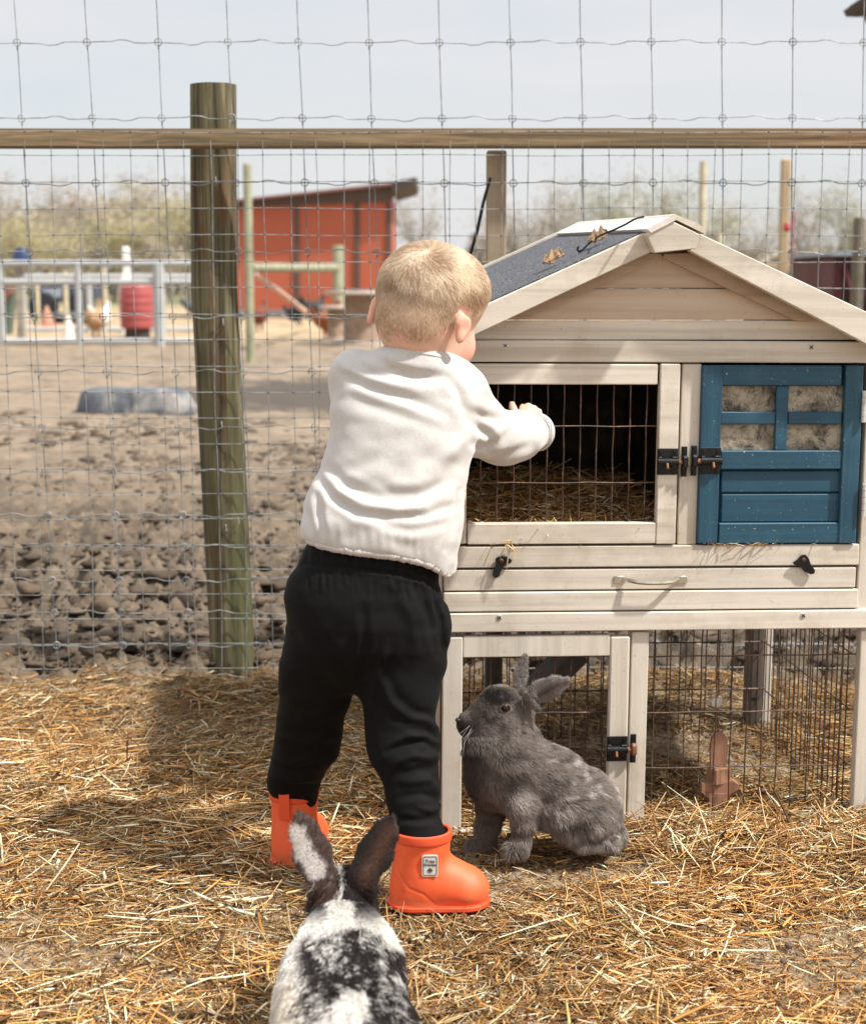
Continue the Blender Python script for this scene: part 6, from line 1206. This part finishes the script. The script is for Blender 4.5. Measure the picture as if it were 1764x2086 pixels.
# foreground rabbit seen from behind
X_ = lambda px, Y, py: W(px, py, Y)[0]
s = SDF((-.19, 1.20, -.01), (-.005, 1.72, .36), .0026); cb_ = np.array([X_(716, 1.37, 2080), 1.36, .082]); xn = X_(694, 1.5, 1950); xh = X_(697, 1.6, 1830)
s.ell(cb_, (.0725, .118, .084), .0).ell((cb_[0] - .03, 1.36, .055), (.045, .08, .055), .02).ell((cb_[0] + .03, 1.36, .055), (.045, .08, .055), .02).ell((xn, 1.475, .098), (.0625, .098, .072), .03).ell((xn + .003, 1.54, .112), (.051, .068, .060), .03).cone((xn, 1.56, .125), (xh, 1.615, .148), .036, .030, .02).ell((xh, 1.63, .150), (.031, .042, .032), .015).ell((xh, 1.665, .138), (.022, .03, .022), .015)
for q in (-1, 1): s.cone((xn + q * .028, 1.54, .07), (xn + q * .028, 1.575, .008), .016, .011, .01); s.cone((cb_[0] + q * .052, 1.33, .012), (cb_[0] + q * .055, 1.42, .01), .014, .012, .01); s.ell((xh + q * .022, 1.645, .158), (.008, .009, .008), .005)
s.ell((cb_[0], 1.245, .06), .02, .01)
s.chain([(W(664, 1826, 1.605), .0115), (W(655, 1790, 1.60), .0175), (W(637, 1740, 1.597), .0215), (W(619, 1692, 1.592), .0165), (W(607, 1662, 1.588), .0080)], .008, flat=(nrm(np.array([-.35, 1, .1])), .15))
s.chain([(W(727, 1828, 1.605), .0115), (W(738, 1790, 1.60), .0175), (W(764, 1740, 1.597), .0205), (W(785, 1696, 1.592), .0155), (W(800, 1668, 1.588), .0075)], .008, flat=(nrm(np.array([.35, 1, .1])), .15))
V, Q = s.mesh(); V = smooth_mesh(V, Q, 1, .4)
def bcol(P, N=None, g=None):
    px, py = proj(P); Gs = lambda x, y, a, b_, r=0: np.exp(-(((px - x) * math.cos(r) + (py - y) * math.sin(r)) / a) ** 2 - ((-(px - x) * math.sin(r) + (py - y) * math.cos(r)) / b_) ** 2)
    n = .6 * fbm(np.stack([px * .035, py * .022, px * 0], -1), 3, 12, .6) + 1.0 * fbm(np.stack([px * .24 + 2 * noise3(np.stack([px * .03, py * .03, px * 0], -1)), py * .075, px * 0], -1), 3, 19, .75); fine = noise3(P * 260, 4)
    d = 1.15 * Gs(722, 1925, 62, 52) + 1.2 * Gs(655, 1975, 48, 60, -.25) + 1.25 * Gs(812, 2020, 48, 85, -.35) + 1.0 * Gs(742, 1965, 70, 30) + .9 * Gs(622, 2058, 42, 34) + .8 * Gs(760, 2090, 60, 36) - 1.5 * Gs(712, 2062, 26, 34) + .25 * Gs(720, 1990, 90, 60) + .8 * Gs(668, 2030, 26, 46) + .9 * Gs(775, 2045, 34, 55) + .5 * Gs(735, 2000, 60, 24) - .9 * Gs(690, 1880, 90, 20) - .8 * Gs(580, 1950, 30, 120) - .5 * Gs(790, 1930, 30, 40)
    zn = sstep(.18, .6, d); d = np.minimum(d, .92); t = zn[:, None] * sstep(.46, .66, d + .72 * n + .18 * fine + (0 if g is None else g.normal(0, .17, len(P))))[:, None]; white = np.array([.82, .79, .74]); black = np.array([.045, .036, .034]); c = white * (1 - t) + black * t
    yel = (Gs(590, 2070, 40, 80) * .5)[:, None]; c = c * (1 - yel) + c * np.array([1.0, .86, .66]) * yel
    hd = sstep(1900, 1840, py)[:, None]; dh = np.maximum(Gs(650, 1850, 26, 36) , Gs(742, 1850, 26, 40)) * 1.3 - 1.6 * Gs(694, 1850, 16, 70); th = sstep(.35, .6, dh + .15 * n)[:, None]; c = c * (1 - hd) + (white * (1 - th) + black * th) * hd
    le = (seg_dist(px, py, [(664, 1826), (655, 1790), (635, 1735), (609, 1664)])[0] < 44) & (py < 1838) & (px < 692); re = (seg_dist(px, py, [(727, 1828), (738, 1790), (766, 1735), (799, 1670)])[0] < 42) & (py < 1838) & (px > 698)
    wl = sstep(.2, .75, (0 if g is None else g.normal(0, .14, len(P))) + 1.1 * np.exp(-(seg_dist(px, py, [(606, 1700), (622, 1745), (645, 1775)])[0] / 20) ** 2) + .22 * n)[:, None]; br = np.array([.075, .045, .036]); c = np.where(le[:, None], br * (1 - wl) + np.array([.66, .60, .56]) * wl, c)
    rim = np.exp(-(seg_dist(px, py, [(742, 1790), (770, 1740), (792, 1695)])[0] / 16) ** 2)[:, None]; c = np.where(re[:, None], np.array([.035, .026, .024]) * (1 - rim) + np.array([.15, .075, .05]) * rim, c); return c * (1 if g is None else g.uniform(.78, 1.15, (len(P), 1)))
spot = empty('rabbit', (cb_[0], 1.40, 0), 'black and white spotted rabbit seen from behind in the foreground', 'rabbit', 'rabbits'); SO = np.array(spot.location)
part('body', V, Q, FURS.m, spot, bcol(V) * .85, SO)
def bear(P): px, py = proj(P); return (py < 1822) & ((px < 688) | (px > 706)) & (P[:, 2] > .185)
def bl_(P, g): return np.where(bear(P), .0036, .0140 + .004 * fbm(P * 45, 2, 3)) * g.uniform(.7, 1.15, len(P))
def bdr(P, N, g): e = bear(P)[:, None]; sx = np.sign(P[:, :1] - xh); return np.where(e, np.concatenate([sx * .45, 0 * sx, 1 + 0 * sx], 1), np.array([0, -1.0, -.25]) + np.concatenate([(P[:, :1] - cb_[0]) * 6, 0 * sx, 0 * sx], 1)) + .2 * g.normal(0, 1, P.shape)
f = hair('fur', V, Q, 85000, lambda P: 1.0 + 0 * P[:, 0], bl_, bdr, bcol, .00023, FURM.m, spot, 6, .12, .25, 6, .15); f.location = -SO
for q in (-1, 1): b = B(); b.ball((xh + q * .0275 - SO[0], 1.645 - SO[1], .160), (.004, .006, .006), 8); b.build('eye', plain('dark_eye', (.012, .006, .004), .06), spot, True)
